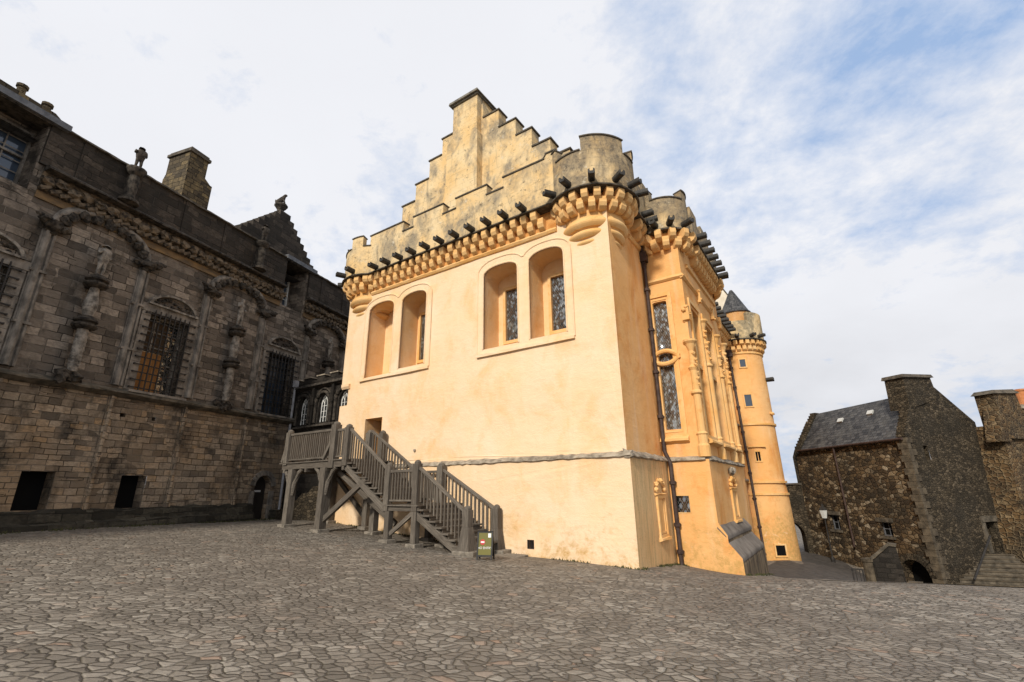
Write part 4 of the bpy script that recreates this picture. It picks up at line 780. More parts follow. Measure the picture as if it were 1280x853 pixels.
for i, (a, b) in enumerate(BW):
    x0, x1, z0, z1 = ps(a), ps(b), pz(5.2), pz(7.85); xm = (x0 + x1) / 2; w = x1 - x0
    m = MB()
    for xx in (x0 - .17, x1 + .17):
        zz = z0
        while zz < z1 - .05:
            hh = min(random.uniform(.3, .45), z1 - zz); m.box(xx - .17, xx + .17, -.05, .12, zz, zz + hh - .012); zz += hh
    m.box(x0 - .4, x1 + .4, -.07, .1, z1, z1 + .3); m.build('window_jamb', 'jamb', pal)
    m = MB(); pd = []
    m.ringseg(xm, 0, w * .5 + .08, w * .5 + .2, 0, .14, 0, 180, 18); m.v = [(x, -(z) - .0, z1 + .3 + y * .62) for x, y, z in m.v]
    m.prism([(xm - w * .5 - .22, z1 + .3), (xm + w * .5 + .22, z1 + .3), (xm + w * .5 + .22, z1 + .37), (xm - w * .5 - .22, z1 + .37)], -.16, .05)
    pe = m.build('window_pediment', 'carvelight', pal)
    m = MB()
    for k in range(15):
        u = random.uniform(-.85, .85); m.blob((xm + u * w * .5, -.03, z1 + .4 + random.uniform(0, .5) * math.sqrt(1 - u * u) * w * .5 * .62 * 1.6), .075, (1.2, .7, .8), .35)
    m.build('pediment_carving', 'carve', pe)
    m = MB(); frame_bars(m, x0, x1, z0, z1, .38, .46, .09, 3, 5, .05); wf = m.build('window_frame', 'carvelight' if i != 1 else 'iron', pal)
    m = MB(); m.box(x0, x1, .47, .49, z0, z1); m.build('window_pane', 'sash' if i == 1 else 'glassd', wf)
    if i == 0:
        m = MB(); m.box(x0 + .08, x0 + w * .62, .34, .37, z0 + .05, z0 + (z1 - z0) * .52); m.build('timber_shutter', 'shutter', wf)
        m = MB(); m.box(x0 + .08, x0 + w * .66, .44, .465, z0 + (z1 - z0) * .54, z1 - .2); m.build('timber_blind', 'blind', wf)
    m = MB()
    for k in range(8): xx = x0 + w * (k + .5) / 8; m.box(xx - .02, xx + .02, -.16, -.125, z0 - .02, z1 + .1)
    for k in range(11): zz = z0 + .1 + (z1 - z0) * k / 10.6; m.box(x0 - .2, x1 + .2, -.125, -.09, zz - .02, zz + .02); m.box(x0 - .22, x0 - .18, -.12, .02, zz - .03, zz + .03); m.box(x1 + .18, x1 + .22, -.12, .02, zz - .03, zz + .03)
    m.build('window_grille', 'iron', pal)
# long moulded shafts that frame the statue bays, above and below the string course
SH = (-7.9, -5.3, -2.98, -.45, 2.15, 4.7, -12.85, -10.3, -17.8, -15.3)
for s in SH:
    m = MB(); x = ps(s); m.box(x - .2, x + .2, -.05, .02, zS + .2, pz(9.2)); m.tube([(x - .06, -.08, zS + .2), (x - .06, -.08, pz(9.2))], .1, 8); m.tube([(x + .13, -.06, zS + .2), (x + .13, -.06, pz(9.2))], .05, 6)
    for zz in (6.4, 7.9): m.box(x - .22, x + .22, -.15, .0, pz(zz), pz(zz) + .08)
    m.build('bay_shaft', 'jamb', pal)
    m = MB(); m.box(x - .13, x + .13, -.05, .02, pz(1.62), zS - .2); m.tube([(x - .03, -.06, pz(1.62)), (x - .03, -.06, zS - .2)], .075, 8); m.build('lower_shaft', 'palacelow', pal)
# carved bay arches with cusps, resting on beasts
def bayarch(s0, s1):
    x0, x1 = ps(s0), ps(s1); xm, w = (x0 + x1) / 2, (x1 - x0) / 2; zb, rise = pz(9.35), (pz(10.28) - pz(9.35))
    P = [(xm + w * math.cos(a), zb + rise * math.sin(a) ** .8) for a in lin(math.pi, 0, 21)]
    m = MB(); m.tube([(x, -.08, z) for x, z in P], .11, 8); m.tube([(x, -.03, z + .13) for x, z in P], .06, 6); ar = m.build('bay_arch', 'jamb', pal, True)
    m = MB()
    for k in range(2, 20, 2):
        x, z = P[k]; c = Vector((xm, zb - .25)) - Vector((x, z)); c.normalize(); m.blob((x + c.x * .2, -.12, z + c.y * .2), .17, (1, .85, 1.1), .35)
    m.build('arch_cusp', 'carve', ar)
    for x, sg in ((x0, -1), (x1, 1)):
        m = MB(); m.blob((x, -.18, zb - .02), .26, (1.25, .9, .8), .3); m.blob((x + sg * .3, -.28, zb + .06), .17, (1.1, 1, .8), .35); m.blob((x - sg * .3, -.15, zb - .02), .16, (1.2, .9, .8), .35); m.blob((x + sg * .48, -.3, zb + .15), .09, (1.3, .8, .7), .3); m.blob((x, -.1, zb - .24), .14, (1.2, .8, .6), .3); m.build('carved_beast', 'carve', pal)
for a, b in ((-7.9, -5.3), (-2.98, -.45), (2.15, 4.7), (-12.85, -10.3), (-17.8, -15.3)): bayarch(a, b)
def figure(joints, edges, name, mname, parent, mtx, sub=2):
    me = bpy.data.meshes.new(name); me.from_pydata([j[0] for j in joints], edges, []); ob = bpy.data.objects.new(name, me); COL.objects.link(ob)
    sk = ob.modifiers.new('skin', 'SKIN'); ob.modifiers.new('sub', 'SUBSURF').levels = sub; ob.modifiers['sub'].render_levels = sub
    for v, j in zip(me.skin_vertices[0].data, joints): r = j[1]; v.radius = (r, r) if not isinstance(r, tuple) else r
    me.skin_vertices[0].data[0].use_root = True
    dg = bpy.context.evaluated_depsgraph_get(); nm = bpy.data.meshes.new_from_object(ob.evaluated_get(dg)); bpy.data.objects.remove(ob); bpy.data.meshes.remove(me)
    nm.materials.clear(); nm.materials.append(M[mname]); nm.polygons.foreach_set('use_smooth', [True] * len(nm.polygons))
    o = bpy.data.objects.new(name, nm); COL.objects.link(o); o.parent = parent; o.matrix_local = mtx; return o
def person(parent, mtx, drape=False, mname='carvelight'):
    J = [((0, 0, .60), (.13, .10)), ((0, .0, .78), (.12, .09)), ((0, 0, .95), (.15, .10)), ((0, -.01, 1.06), (.055, .05)), ((0, -.02, 1.13), (.075, .085)), ((0, -.02, 1.23), (.07, .075)),
         ((.15, 0, .98), .055), ((.21, -.05, .78), .045), ((.10, -.15, .70), .035), ((-.15, 0, .98), .055), ((-.24, -.02, .80), .045), ((-.20, -.14, .92), .035),
         ((.075, 0, .54), .085), ((.085, -.04, .29), .06), ((.08, .0, .06), .045), ((.09, -.10, .03), .04), ((-.075, 0, .54), .085), ((-.09, -.02, .29), .06), ((-.10, .02, .06), .045), ((-.12, -.08, .03), .04)]
    E = [(0, 1), (1, 2), (2, 3), (3, 4), (4, 5), (2, 6), (6, 7), (7, 8), (2, 9), (9, 10), (10, 11), (0, 12), (12, 13), (13, 14), (14, 15), (0, 16), (16, 17), (17, 18), (18, 19)]
    if drape: J[1] = ((0, 0, .80), (.2, .16)); J[2] = ((0, 0, 1.0), (.24, .18)); J[6] = ((.17, 0, .98), .1); J[9] = ((-.17, 0, .98), .1); J[4] = ((0, -.02, 1.14), .14)
    return figure(J, E, 'statue', mname, parent, mtx)
def statue_column(s, drape):
    x, y = ps(s), -.36; m = MB()
    Z = lambda z: pz(z)
    m.lathe([(0, Z(5.3)), (.14, Z(5.35)), (.15, Z(5.6)), (.165, Z(6.2)), (.15, Z(6.62)), (.0, Z(6.62))], x, y, 20)
    m.lathe([(0, Z(6.9)), (.15, Z(6.9)), (.14, Z(7.0)), (.215, Z(7.3)), (.20, Z(7.45)), (.145, Z(7.75)), (.13, Z(7.92)), (0, Z(7.92))], x, y, 20)
    m.v = [(a, b, c) for a, b, c in m.v]
    for k in range(40):
        a = k * .62 + 3.14 * (k % 2); z = Z(5.42) + k * (Z(6.5) - Z(5.42)) / 40; m.beam((x + .15 * math.cos(a), y + .15 * math.sin(a), z), (x + .15 * math.cos(a + .9), y + .15 * math.sin(a + .9), z + .12), .05, .05)
    c = m.build('statue_column', 'carvelight', pal)
    for z0 in (6.60, 7.90):
        m = MB(); m.lathe([(0, Z(z0)), (.2, Z(z0)), (.31, Z(z0 + .04)), (.36, Z(z0 + .09)), (.36, Z(z0 + .14)), (.25, Z(z0 + .17)), (.25, Z(z0 + .20)), (.34, Z(z0 + .24)), (.34, Z(z0 + .29)), (.24, Z(z0 + .34)), (.22, Z(z0 + .40)), (0, Z(z0 + .40))], x, y, 18)
        m.box(x - .14, x + .14, y, .02, Z(z0 + .02), Z(z0 + .3)); m.build('column_ring', 'carve', c)
    m = MB()
    for k in range(10): m.blob((x + random.uniform(-.3, .3), -.25 + random.uniform(-.15, .1), Z(5.2) + random.uniform(-.14, .12)), .17, (1, .9, .9), .35)
    m.build('carved_base', 'carve', c)
    person(c, Matrix.Translation((x, y, Z(8.3))) @ Matrix.Rotation(R(20), 4, 'Z') @ Matrix.Scale(1.0 if drape else 1.12, 4), drape)
for s, d in ((-6.64, True), (-1.76, False), (3.45, False), (-11.6, False)): statue_column(s, d)
# cornice: ochre band, rope moulding, carved frieze, ledge; broken at the two dormers
segs = [(SL, ps(-11.95)), (ps(-8.45), ps(.28)), (ps(1.72), SR)]
m = MB(); [m.box(a, b, -.06, .02, zC0 - .30, zC0 - .04) for a, b in segs]; m.build('ochre_band', 'orange', pal)
m = MB()
for a, b in segs:
    m.tube([(a, -.1, zC0 + .08), (b, -.1, zC0 + .08)], .1, 8); x = a
    while x < b - .2: m.beam((x, -.17, zC0 - .0), (x + .26, -.17, zC0 + .17), .11, .14, (0, 1, 0)); x += .27
m.build('rope_moulding', 'frieze', pal)
m = MB()
for a, b in segs:
    m.box(a, b, -.1, .02, zC0 + .2, zC1 - .12); x = a + .15
    while x < b: m.blob((x, -.2, zC0 + .36 + random.uniform(-.04, .05)), .19, (1.15, .7, .85), .4); x += random.uniform(.32, .46)
m.build('carved_frieze', 'frieze', pal)
m = MB(); [m.prof([(.02, zC1 + .12), (-.3, zC1 + .06), (-.42, zC1 - .04), (-.42, zC1 - .1), (.02, zC1 - .14)], a, b, 30, .012) for a, b in segs]; m.build('cornice_ledge', 'carve', pal)
psegs = [(SL, ps(-11.95)), (ps(-8.6), ps(.3)), (ps(1.75), SR)]
m = MB()
for a, b in psegs:
    m.box(a, b, -.12, .35, zC1 + .08, zP)
    x = a + 1.1
    while x < b - .6: m.box(x - .16, x + .16, -.16, -.1, zC1 + .12, zP); x += 1.9
m.build('parapet', 'palacedark', pal)
m = MB()
for a, b in psegs: m.prof([(.4, zP), (.4, zP + .10), (.1, zP + .19), (-.22, zP + .08), (-.24, zP)], a, b, 40, .015)
m.build('parapet_coping', 'coping', pal)
# parapet figures on short columns
def parapet_statue(s, beast=False):
    x = ps(s); m = MB(); m.lathe([(0, pz(10.95)), (.34, pz(11.0)), (.34, pz(11.08)), (.2, pz(11.14)), (.16, pz(11.3)), (.19, pz(11.75)), (.16, pz(12.0)), (.26, pz(12.08)), (.33, pz(12.2)), (.33, pz(12.27)), (0, pz(12.28))], x, -.36, 14)
    m.box(x - .14, x + .14, -.36, -.1, pz(11.1), pz(12.1)); c = m.build('parapet_column', 'carve', pal); person(c, Matrix.Translation((x, -.36, pz(12.26))) @ Matrix.Rotation(R(-10), 4, 'Z') @ Matrix.Scale(.85, 4), True, 'carve')
parapet_statue(-6.42); parapet_statue(-1.28)
# dormer windows set back in the wall head under lead-edged eaves
for i, (a, b) in enumerate(dorm):
    x0, x1, z0, z1 = ps(a), ps(b), pz(10.12), pz(12.28); d = .68 if i == 0 else 1.0
    m = MB(); m.solid([(x0, 0, z0), (x0, d, z0), (x0, d, z1), (x0, 0, z1)], [(0, 1, 2, 3)]); m.box(x1 - .015, x1 + .35, -.02, d, z0, z1 + .02); m.solid([(x0, 0, z0), (x1, 0, z0), (x1, d, z0), (x0, d, z0)], [(0, 1, 2, 3)])
    wx1 = x1 - .04 if i == 0 else x1 - .18; wx0 = wx1 - (2.3 if i == 0 else .85); wz0 = z0 + (.3 if i == 0 else .02); wz1 = z1 - (.22 if i == 0 else .45)
    m.wall(rect(x0, x1, z0, z1 + .4), [(rect(wx0, wx1, wz0, wz1), .15)], d, grid=0); m.build('dormer_wall', 'palaceup', pal)
    m = MB(); frame_bars(m, wx0, wx1, wz0, wz1, d - .03, d + .08, .07, 4 if i == 0 else 2, 5, .035); m.box(wx0, wx1, d - .04, d + .06, (wz0 + wz1) / 2 - .03, (wz0 + wz1) / 2 + .04); wf = m.build('sash_window', 'white' if i else 'jamb', pal)
    m = MB(); m.box(wx0, wx1, d + .09, d + .11, wz0, wz1); m.build('window_pane', 'sash', wf)
    m = MB(); e0, e1 = x0 - .3, (x1 + .45 if i == 0 else x1 + .5); m.prism([(e0, z1 + .02), (e1, z1 + .02), (e1, z1 + .24), (e0, z1 + .24)], -.3, 1.2); m.build('dormer_eave', 'leadgrey', pal)
    m = MB(); m.box(x0, x1, -.2, d, z1 - .05, z1 + .015); m.build('eave_soffit', 'shutter' if 0 else 'carve', pal)
m = MB(); m.prism([(ps(-12.2), pz(12.5)), (ps(-8.25), pz(12.5)), (ps(-8.6), pz(12.72)), (ps(-12.2), pz(12.85))], -.05, .9)
for s in (-10.9, -10.1, -9.35, -8.75): m.lathe([(.0, pz(12.5)), (.12, pz(12.5)), (.12, pz(13.0) - (.12 if s > -9 else 0)), (.16, pz(13.02) - (.12 if s > -9 else 0)), (.16, pz(13.1) - (.12 if s > -9 else 0)), (0, pz(13.1) - (.12 if s > -9 else 0))], ps(s), .2, 10)
m.build('roof_edge', 'chim', pal)
# chimney stack
zt1, zt2 = pz(13.5), pz(14.45)
m = MB(); m.box(ps(-4.75), ps(-3.73), -.05, 1.45, pz(11.7), zt1); m.prism([(ps(-4.75), zt1), (ps(-3.73), zt1), (ps(-4.02), zt1 + .22), (ps(-4.72), zt1 + .22)], .0, 1.42); m.box(ps(-4.72), ps(-4.0), .05, 1.4, zt1 - .1, zt2); m.build('chimney', 'chim', pal)
m = MB(); m.box(ps(-4.78), ps(-3.94), -.03, 1.48, zt2, zt2 + .14); m.box(ps(-4.72), ps(-4.0), .04, 1.4, zt2 + .14, zt2 + .26); m.build('chimney_cap', 'coping', pal)
# crow-stepped gable with a seated beast
gk = (16.28 * KP + 1.0) / (16.28 * KP); sc = ps(-14.54)
gp = lambda s, z: (sc + (ps(s) - sc) * gk, 2 + (pz(z) - 2) * gk)
pl = [gp(2.35, 11.6)]; N = 9
for k in range(N):
    u = k / N; s = 2.25 - u * 2.3; z = 12.25 + u * 2.3; pl += [gp(s, z), gp(s, z + 2.3 / N)]
    if k == N - 1: pl += [gp(-.1, z + 2.3 / N), ]
for k in range(N):
    u = 1 - (k + 1) / N; s = -.4 - (1 - u) * 2.3; z = 12.25 + u * 2.3; pl += [gp(-.4 - (k / N) * 2.3, z + 2.3 / N - .0) if k else gp(-.4, 14.55), gp(-.4 - (k / N) * 2.3, z), ]
pl += [gp(-2.7, 11.6)]
m = MB(); m.prism(pl, 1.0, 1.5); m.build('crow_stepped_gable', 'palacedark', pal)
fx, fz = gp(-.25, 14.55)
m = MB(); m.lathe([(0, fz - .1), (.2, fz - .05), (.18, fz + .1), (.24, fz + .2), (.36, fz + .35), (.36, fz + .46), (0, fz + .47)], fx, 1.25, 8); fn = m.build('finial_pedestal', 'carve', pal)
figure([((0, .12, .16), (.17, .2)), ((0, .0, .42), (.13, .13)), ((0, -.1, .62), (.09, .1)), ((0, -.16, .74), (.1, .11)), ((0, -.28, .72), .05), ((.1, -.14, .3), .05), ((.1, -.17, .06), .05), ((-.1, -.14, .3), .05), ((-.1, -.17, .06), .05), ((0, .32, .1), .05), ((0, .36, .35), .03)],
       [(0, 1), (1, 2), (2, 3), (3, 4), (1, 5), (5, 6), (1, 7), (7, 8), (0, 9), (9, 10)], 'statue', 'carve', fn, Matrix.Translation((fx, 1.25, fz + .45)) @ Matrix.Rotation(R(35), 4, 'Z') @ Matrix.Scale(.95, 4))
m = MB(); m.prof([(.3, zP - .6), (5.5, zP + 1.2), (11, zP - .6)], SL, SR); m.build('roof', 'slate', pal)
m = MB(); m.box(SR - .3, SR, .02, 11, -.5, zP - .1); m.box(SL, SL + .3, .02, 11, -.5, zP - .1); m.build('end_wall', 'palaceup', pal)
m = MB(); m.tube([(ps(1.72), -.14, pz(6.6)), (ps(1.72), -.14, 1.2)], .06, 10); m.box(ps(1.72) - .16, ps(1.72) + .3, -.28, .0, pz(6.55), pz(6.85)); m.build('drainpipe', 'leadpipe', pal, False)

# ================================================================== LINKING GALLERY between palace and hall
L0 = P0 + pdir * ps(1.95)
link = thing('gallery_building', 'low black stone gallery with three white traceried round-arched windows between palace and hall', 'building', (L0.x, L0.y, 0), HA)
lw = [archpoly(.52 + d, 1.20 + d, pz(4.86), pz(5.62), pz(6.05), 12, 2) for d in (0, 1.66, 3.25)]
m = MB(); m.wall(rect(-.6, 5.2, -.5, pz(6.55)), [(q, .3) for q in lw], 0, grid=.6, jit=.03); m.build('wall', 'linkst', link)
for d in (0, 1.66, 3.25):
    xm = .86 + d; m = MB(); z0, zs, zt = pz(4.86), pz(5.62), pz(6.05)
    P = archpoly(xm - .34, xm + .34, z0, zs, zt, 12, 2); m.tube([(x, .16, z) for x, z in P[1:]] + [(P[0][0], .16, z0), (P[1][0], .16, z0)], .035, 6)
    for xx in (xm - .115, xm + .115): m.tube([(xx, .16, z0), (xx, .16, zs + .12)], .022, 6)
    for q in range(1, 4): m.tube([(xm - .34, .16, z0 + q * .28), (xm + .34, .16, z0 + q * .28)], .014, 5)
    for sg in (-1, 1): m.tube([(xm + sg * .115, .16, zs + .1), (xm + sg * .05, .16, zs + .28), (xm - sg * .08, .16, zs + .42)], .02, 5); m.tube([(xm + sg * .34, .16, zs - .02), (xm + sg * .27, .16, zs + .16), (xm + sg * .115, .16, zs + .34)], .02, 5); m.tube([(xm + sg * .115, .16, zs + .02), (xm + sg * .2, .16, zs + .2), (xm + sg * .27, .16, zs + .27)], .018, 5)
    tr_ = m.build('window_tracery', 'white', link); m = MB(); m.box(xm - .36, xm + .36, .22, .24, z0, zt); m.build('window_pane', 'glassd', tr_)
    m = MB(); P = [(xm + .55 * math.cos(a), zs + .62 * math.sin(a)) for a in lin(0, math.pi, 15)]; m.tube([(P[0][0], -.05, z0)] + [(x, -.05, z) for x, z in P] + [(P[-1][0], -.05, z0)], .075, 8); m.tube([(x * 1.0 + (x - xm) * .28, -.03, z + (z - zs) * .28) for x, z in P], .05, 6); m.build('window_hood', 'carve', link)
    m = MB(); m.box(xm - .78 - .09, xm - .78 + .09, -.14, .02, z0 - .2, pz(6.4)); m.box(xm - .78 - .14, xm - .78 + .14, -.18, .02, pz(5.62), pz(5.75)); m.build('gallery_shaft', 'linkst', link)
m = MB(); m.prof([(.02, pz(6.6)), (-.2, pz(6.56)), (-.26, pz(6.45)), (.02, pz(6.36))], -.6, 5.2, 10, .012); m.prof([(.02, pz(4.8)), (-.18, pz(4.76)), (-.2, pz(4.68)), (.02, pz(4.6))], -.3, 5.2, 10, .012); m.build('string_course', 'carve', link)
m = MB(); m.box(-.6, 5.2, -.1, .25, pz(6.6), pz(6.74))
for x in (-.3, .75, 1.9, 3.0, 4.1): m.box(x, x + .62, -.1, .25, pz(6.74), pz(6.88))
m.build('crenellation', 'linkst', link)
m = MB()
for x in (-.3, .75, 1.9, 3.0, 4.1): m.box(x - .03, x + .65, -.14, .29, pz(6.88), pz(6.88) + .06)
m.build('crenel_coping', 'ledge', link)
m = MB(); m.box(-.5, 5.2, .26, 3.0, pz(6.4), pz(6.5)); m.build('roof', 'leadgrey', link)
m = MB(); m.prism([(1.1, .2), (5.2, .2), (5.2, 2.6), (4.6, 2.6), (4.2, 2.3), (3.8, 2.3), (3.4, 2.0), (3.0, 2.0), (2.6, 1.7), (2.2, 1.7), (1.8, 1.3), (1.1, 1.3)], -.9, -.02); m.build('rubble_stair_base', 'rub2', link)

# ================================================================== TIMBER STAIRCASE
st = thing('staircase', 'weathered grey timber staircase rising in two flights along the yellow wall to a raised deck', 'staircase', HO, HA)
YO, YI = -2.15, -.32
def wpart(name, fn, parent=st, m_='wood', bevel=.008):
    m = MB(); fn(m); return m.build(name, m_, parent, False, bevel)
def newel(x, y, z0, z1, w=.22, cap=True, base=None):
    def f(m):
        if base: m.solid([(x - base / 2, y - base / 2, z0), (x + base / 2, y - base / 2, z0), (x + base / 2, y + base / 2, z0), (x - base / 2, y + base / 2, z0), (x - w / 2, y - w / 2, z0 + .62), (x + w / 2, y - w / 2, z0 + .62), (x + w / 2, y + w / 2, z0 + .62), (x - w / 2, y + w / 2, z0 + .62)], [(0, 3, 2, 1), (0, 1, 5, 4), (1, 2, 6, 5), (2, 3, 7, 6), (3, 0, 4, 7)], (0, 0, 1)); m.beam((x, y, z0 + .62), (x, y, z1 - .12), w, w)
        else: m.beam((x, y, z0), (x, y, z1 - .12), w, w)
        m.lathe([(w * .5, z1 - .12), (w * .5, z1 - .07), (w * .36, z1 - .03), (w * .12, z1), (0, z1)], x, y, 8)
    return wpart('newel_post', f)
def footing(x, y, w=.42, h=.12):
    z = ghall(x, y); wpart('footing_stone', lambda m: m.box(x - w / 2, x + w / 2, y - w / 2, y + w / 2, z - .3, z + h), st, 'pad', .02); return z + h
ZD, ZL = 3.18, 1.63                                     # deck and half landing
XA, XB, XC, XD, XE = -4.25, -6.05, -7.4, -9.65, -13.55  # foot, landing, landing, deck edge, deck end
zb = ghall(XA, YO) + .02
for y in (YO, YI):
    for (x0, z0, x1, z1) in ((XA + .02, zb - .06, XB - .02, ZL - .30), (XC, ZL - .22, XD, ZD - .30)):
        wpart('stringer', lambda m: m.beam((x0, y, z0), (x1, y, z1), .10, .20, (0, 0, 1)))
def flight(x0, z0, x1, z1, nst):
    for k in range(nst):
        x = x0 + (x1 - x0) * (k + .5) / nst; z = z0 + (z1 - z0) * (k + 1) / (nst + 1); d = abs(x1 - x0) / nst
        wpart('tread', lambda m: (m.box(x - d / 2 - .05, x + d / 2 + .05, YO - .06, YI + .06, z - .025, z + .025, (0, 1, 0)), m.box(x - d / 2 - .01, x - d / 2 + .02, YO + .02, YI - .02, z + .025, z + .19, (0, 1, 0))), st, 'wood', .006)
flight(XA, zb, XB, ZL, 7); flight(XC, ZL, XD, ZD, 8)
def planks(x0, x1, z):
    def f(m):
        n = int((x1 - x0) / .15)
        for i in range(n): a = x0 + (x1 - x0) * i / n; m.box(a + .004, a + (x1 - x0) / n - .004, YO - .12, YI + .25, z - .045, z + random.uniform(-.004, .004), (0, 1, 0))
    return wpart('deck_boards', f, st, 'wood', 0)
planks(XC - .12, XB + .12, ZL); planks(XE - .25, XD + .1, ZD)
def bm_(name, p, q, w, h, **k): return wpart(name, lambda m: m.beam(p, q, w, h, **k))
bm_('deck_beam', (XE - .1, YO, ZD - .16), (XD - .25, YO, ZD - .16), .14, .22); bm_('deck_beam', (XE - .1, YI, ZD - .16), (XD, YI, ZD - .16), .14, .22)
bm_('deck_beam', (XC - .1, YO, ZL - .12), (XB + .1, YO, ZL - .12), .10, .15); bm_('deck_beam', (XC - .1, YI, ZL - .12), (XB + .1, YI, ZL - .12), .10, .15)
for x in (XE + .1, -12.0, -10.75, XD - .1): bm_('deck_joist', (x, YO - .1, ZD - .33), (x, YI + .2, ZD - .33), .12, .14)
# posts under the deck and landing, with knee braces and cross braces
for x, y, zt, w in ((-12.95, YO, ZD - .27, .27), (-10.85, YO, ZD - .27, .29), (-12.9, YI, ZD - .27, .24), (-10.6, YI, ZD - .27, .24), (-7.3, YO, ZL - .2, .2), (-6.1, YO, ZL - .2, .2), (-9.35, -1.0, 2.75, .24), (-6.1, YI, ZL - .2, .18), (-7.3, YI, ZL - .2, .18), (-5.9, -1.1, 1.2, .18)):
    z0 = footing(x, y, w + .2, .1); bm_('support_post', (x, y, z0), (x, y, zt), w, w)
for x, y in ((-12.95, YO), (-10.85, YO)):
    for sg in (-1, 1):
        wpart('knee_brace', lambda m: m.tube([(x + sg * .1, y, 1.95), (x + sg * .2, y, 2.4), (x + sg * .42, y, 2.78), (x + sg * .62, y, ZD - .27)], [.075, .085, .085, .07], 6))
bm_('cross_brace', (-10.75, YO + .05, 1.1), (-8.55, YO + .02, 2.45), .13, .18); bm_('cross_brace', (-10.5, YO + .35, 2.75), (-8.1, -1.1, .95), .14, .18)
bm_('cross_brace', (-12.6, YI, 2.6), (-10.7, YI, 1.1), .12, .16)
bm_('cross_brace', (-7.2, YO, .75), (-6.2, YO, 1.4), .09, .13); bm_('cross_brace', (-6.0, YO + .12, 1.4), (-4.9, -1.3, .55), .12, .16)
bm_('deck_strut', (XE - .25, YO, ZD + .03), (XE + .12, YO, ZD + 1.1), .10, .12); bm_('deck_strut', (-10.95, YO - .1, ZD + .03), (-10.48, YO - .06, ZD + .85), .09, .11)
zf = ghall(XA, YO)
newel(XA + .2, YO, zf + .1, 1.62, .23, True, .42); newel(XA - .1, YI, ghall(XA, YI) + .1, 1.6, .22, True, .4)
for x, y in ((XA + .2, YO), (XA - .1, YI)): z = ghall(x, y); wpart('footing_stone', lambda m: m.box(x - .34, x + .42, y - .27, y + .27, z - .3, z + .12), st, 'pad', .02)
z = ghall(-3.6, -.6); wpart('threshold_stone', lambda m: m.box(-4.2, -3.2, -1.9, -.3, z - .3, z + .03), st, 'pad', .02)
newel(XB - .06, YO, ZL - .2, 2.98); newel(XC, YO, ZL - .2, 2.95); newel(XB - .72, YI, ZL - .2, 3.0, .24); newel(XC - .8, YI, ZL - .1, 3.0, .2)
newel(XD - .05, YO, ZD - .25, 4.42, .24); newel(-10.45, YO, ZD - .3, 4.58, .27); newel(XE + .1, YO, ZD - .1, 4.5, .24)
newel(-10.75, YI, ZD - .1, 4.46, .26); newel(-10.1, YI + .1, ZD - .1, 4.4, .24); newel(XE + .1, YI, ZD - .1, 4.45, .22); newel(XE + .1, -1.25, ZD - .1, 4.4, .18)
def railing(p, q, hb, ht, nb, w=.045):
    p, q = Vector(p), Vector(q); up = Vector((0, 0, 1))
    rl = bm_('handrail', p + up * ht, q + up * ht, .10, .085)
    if abs(p.z - q.z) < .1: bm_('bottom_rail', p + up * hb, q + up * hb, .07, .06)
    else: hb = .0
    for k in range(nb):
        c = p.lerp(q, (k + .6) / (nb + .2)); wpart('baluster', lambda m: m.beam(c + up * (hb + .02), c + up * (ht - .02), w, w), st, 'wood', 0)
railing((XA + .12, YO, zb + .12), (XB + .05, YO, ZL + .12), .12, .98, 13); railing((XA - .2, YI, zb + .16), (XB - .62, YI, ZL + .12), .12, .98, 13)
railing((XB - .16, YO, ZL), (XC + .1, YO, ZL), .12, 1.03, 8); railing((XB - .82, YI, ZL), (XC - .7, YI, ZL), .12, 1.06, 7)
railing((XC - .1, YO, ZL + .1), (XD + .06, YO, ZD + .02), .14, 1.02, 15); railing((XC - .85, YI, ZL + .28), (-10.65, YI, ZD + .24), .14, 1.0, 14)
railing((XD - .16, YO, ZD), (-10.32, YO, ZD), .1, 1.06, 4); railing((-10.6, YO, ZD), (XE + .22, YO, ZD), .1, 1.1, 22); railing((XE + .1, YO + .1, ZD), (XE + .1, YI - .1, ZD), .1, 1.1, 9)

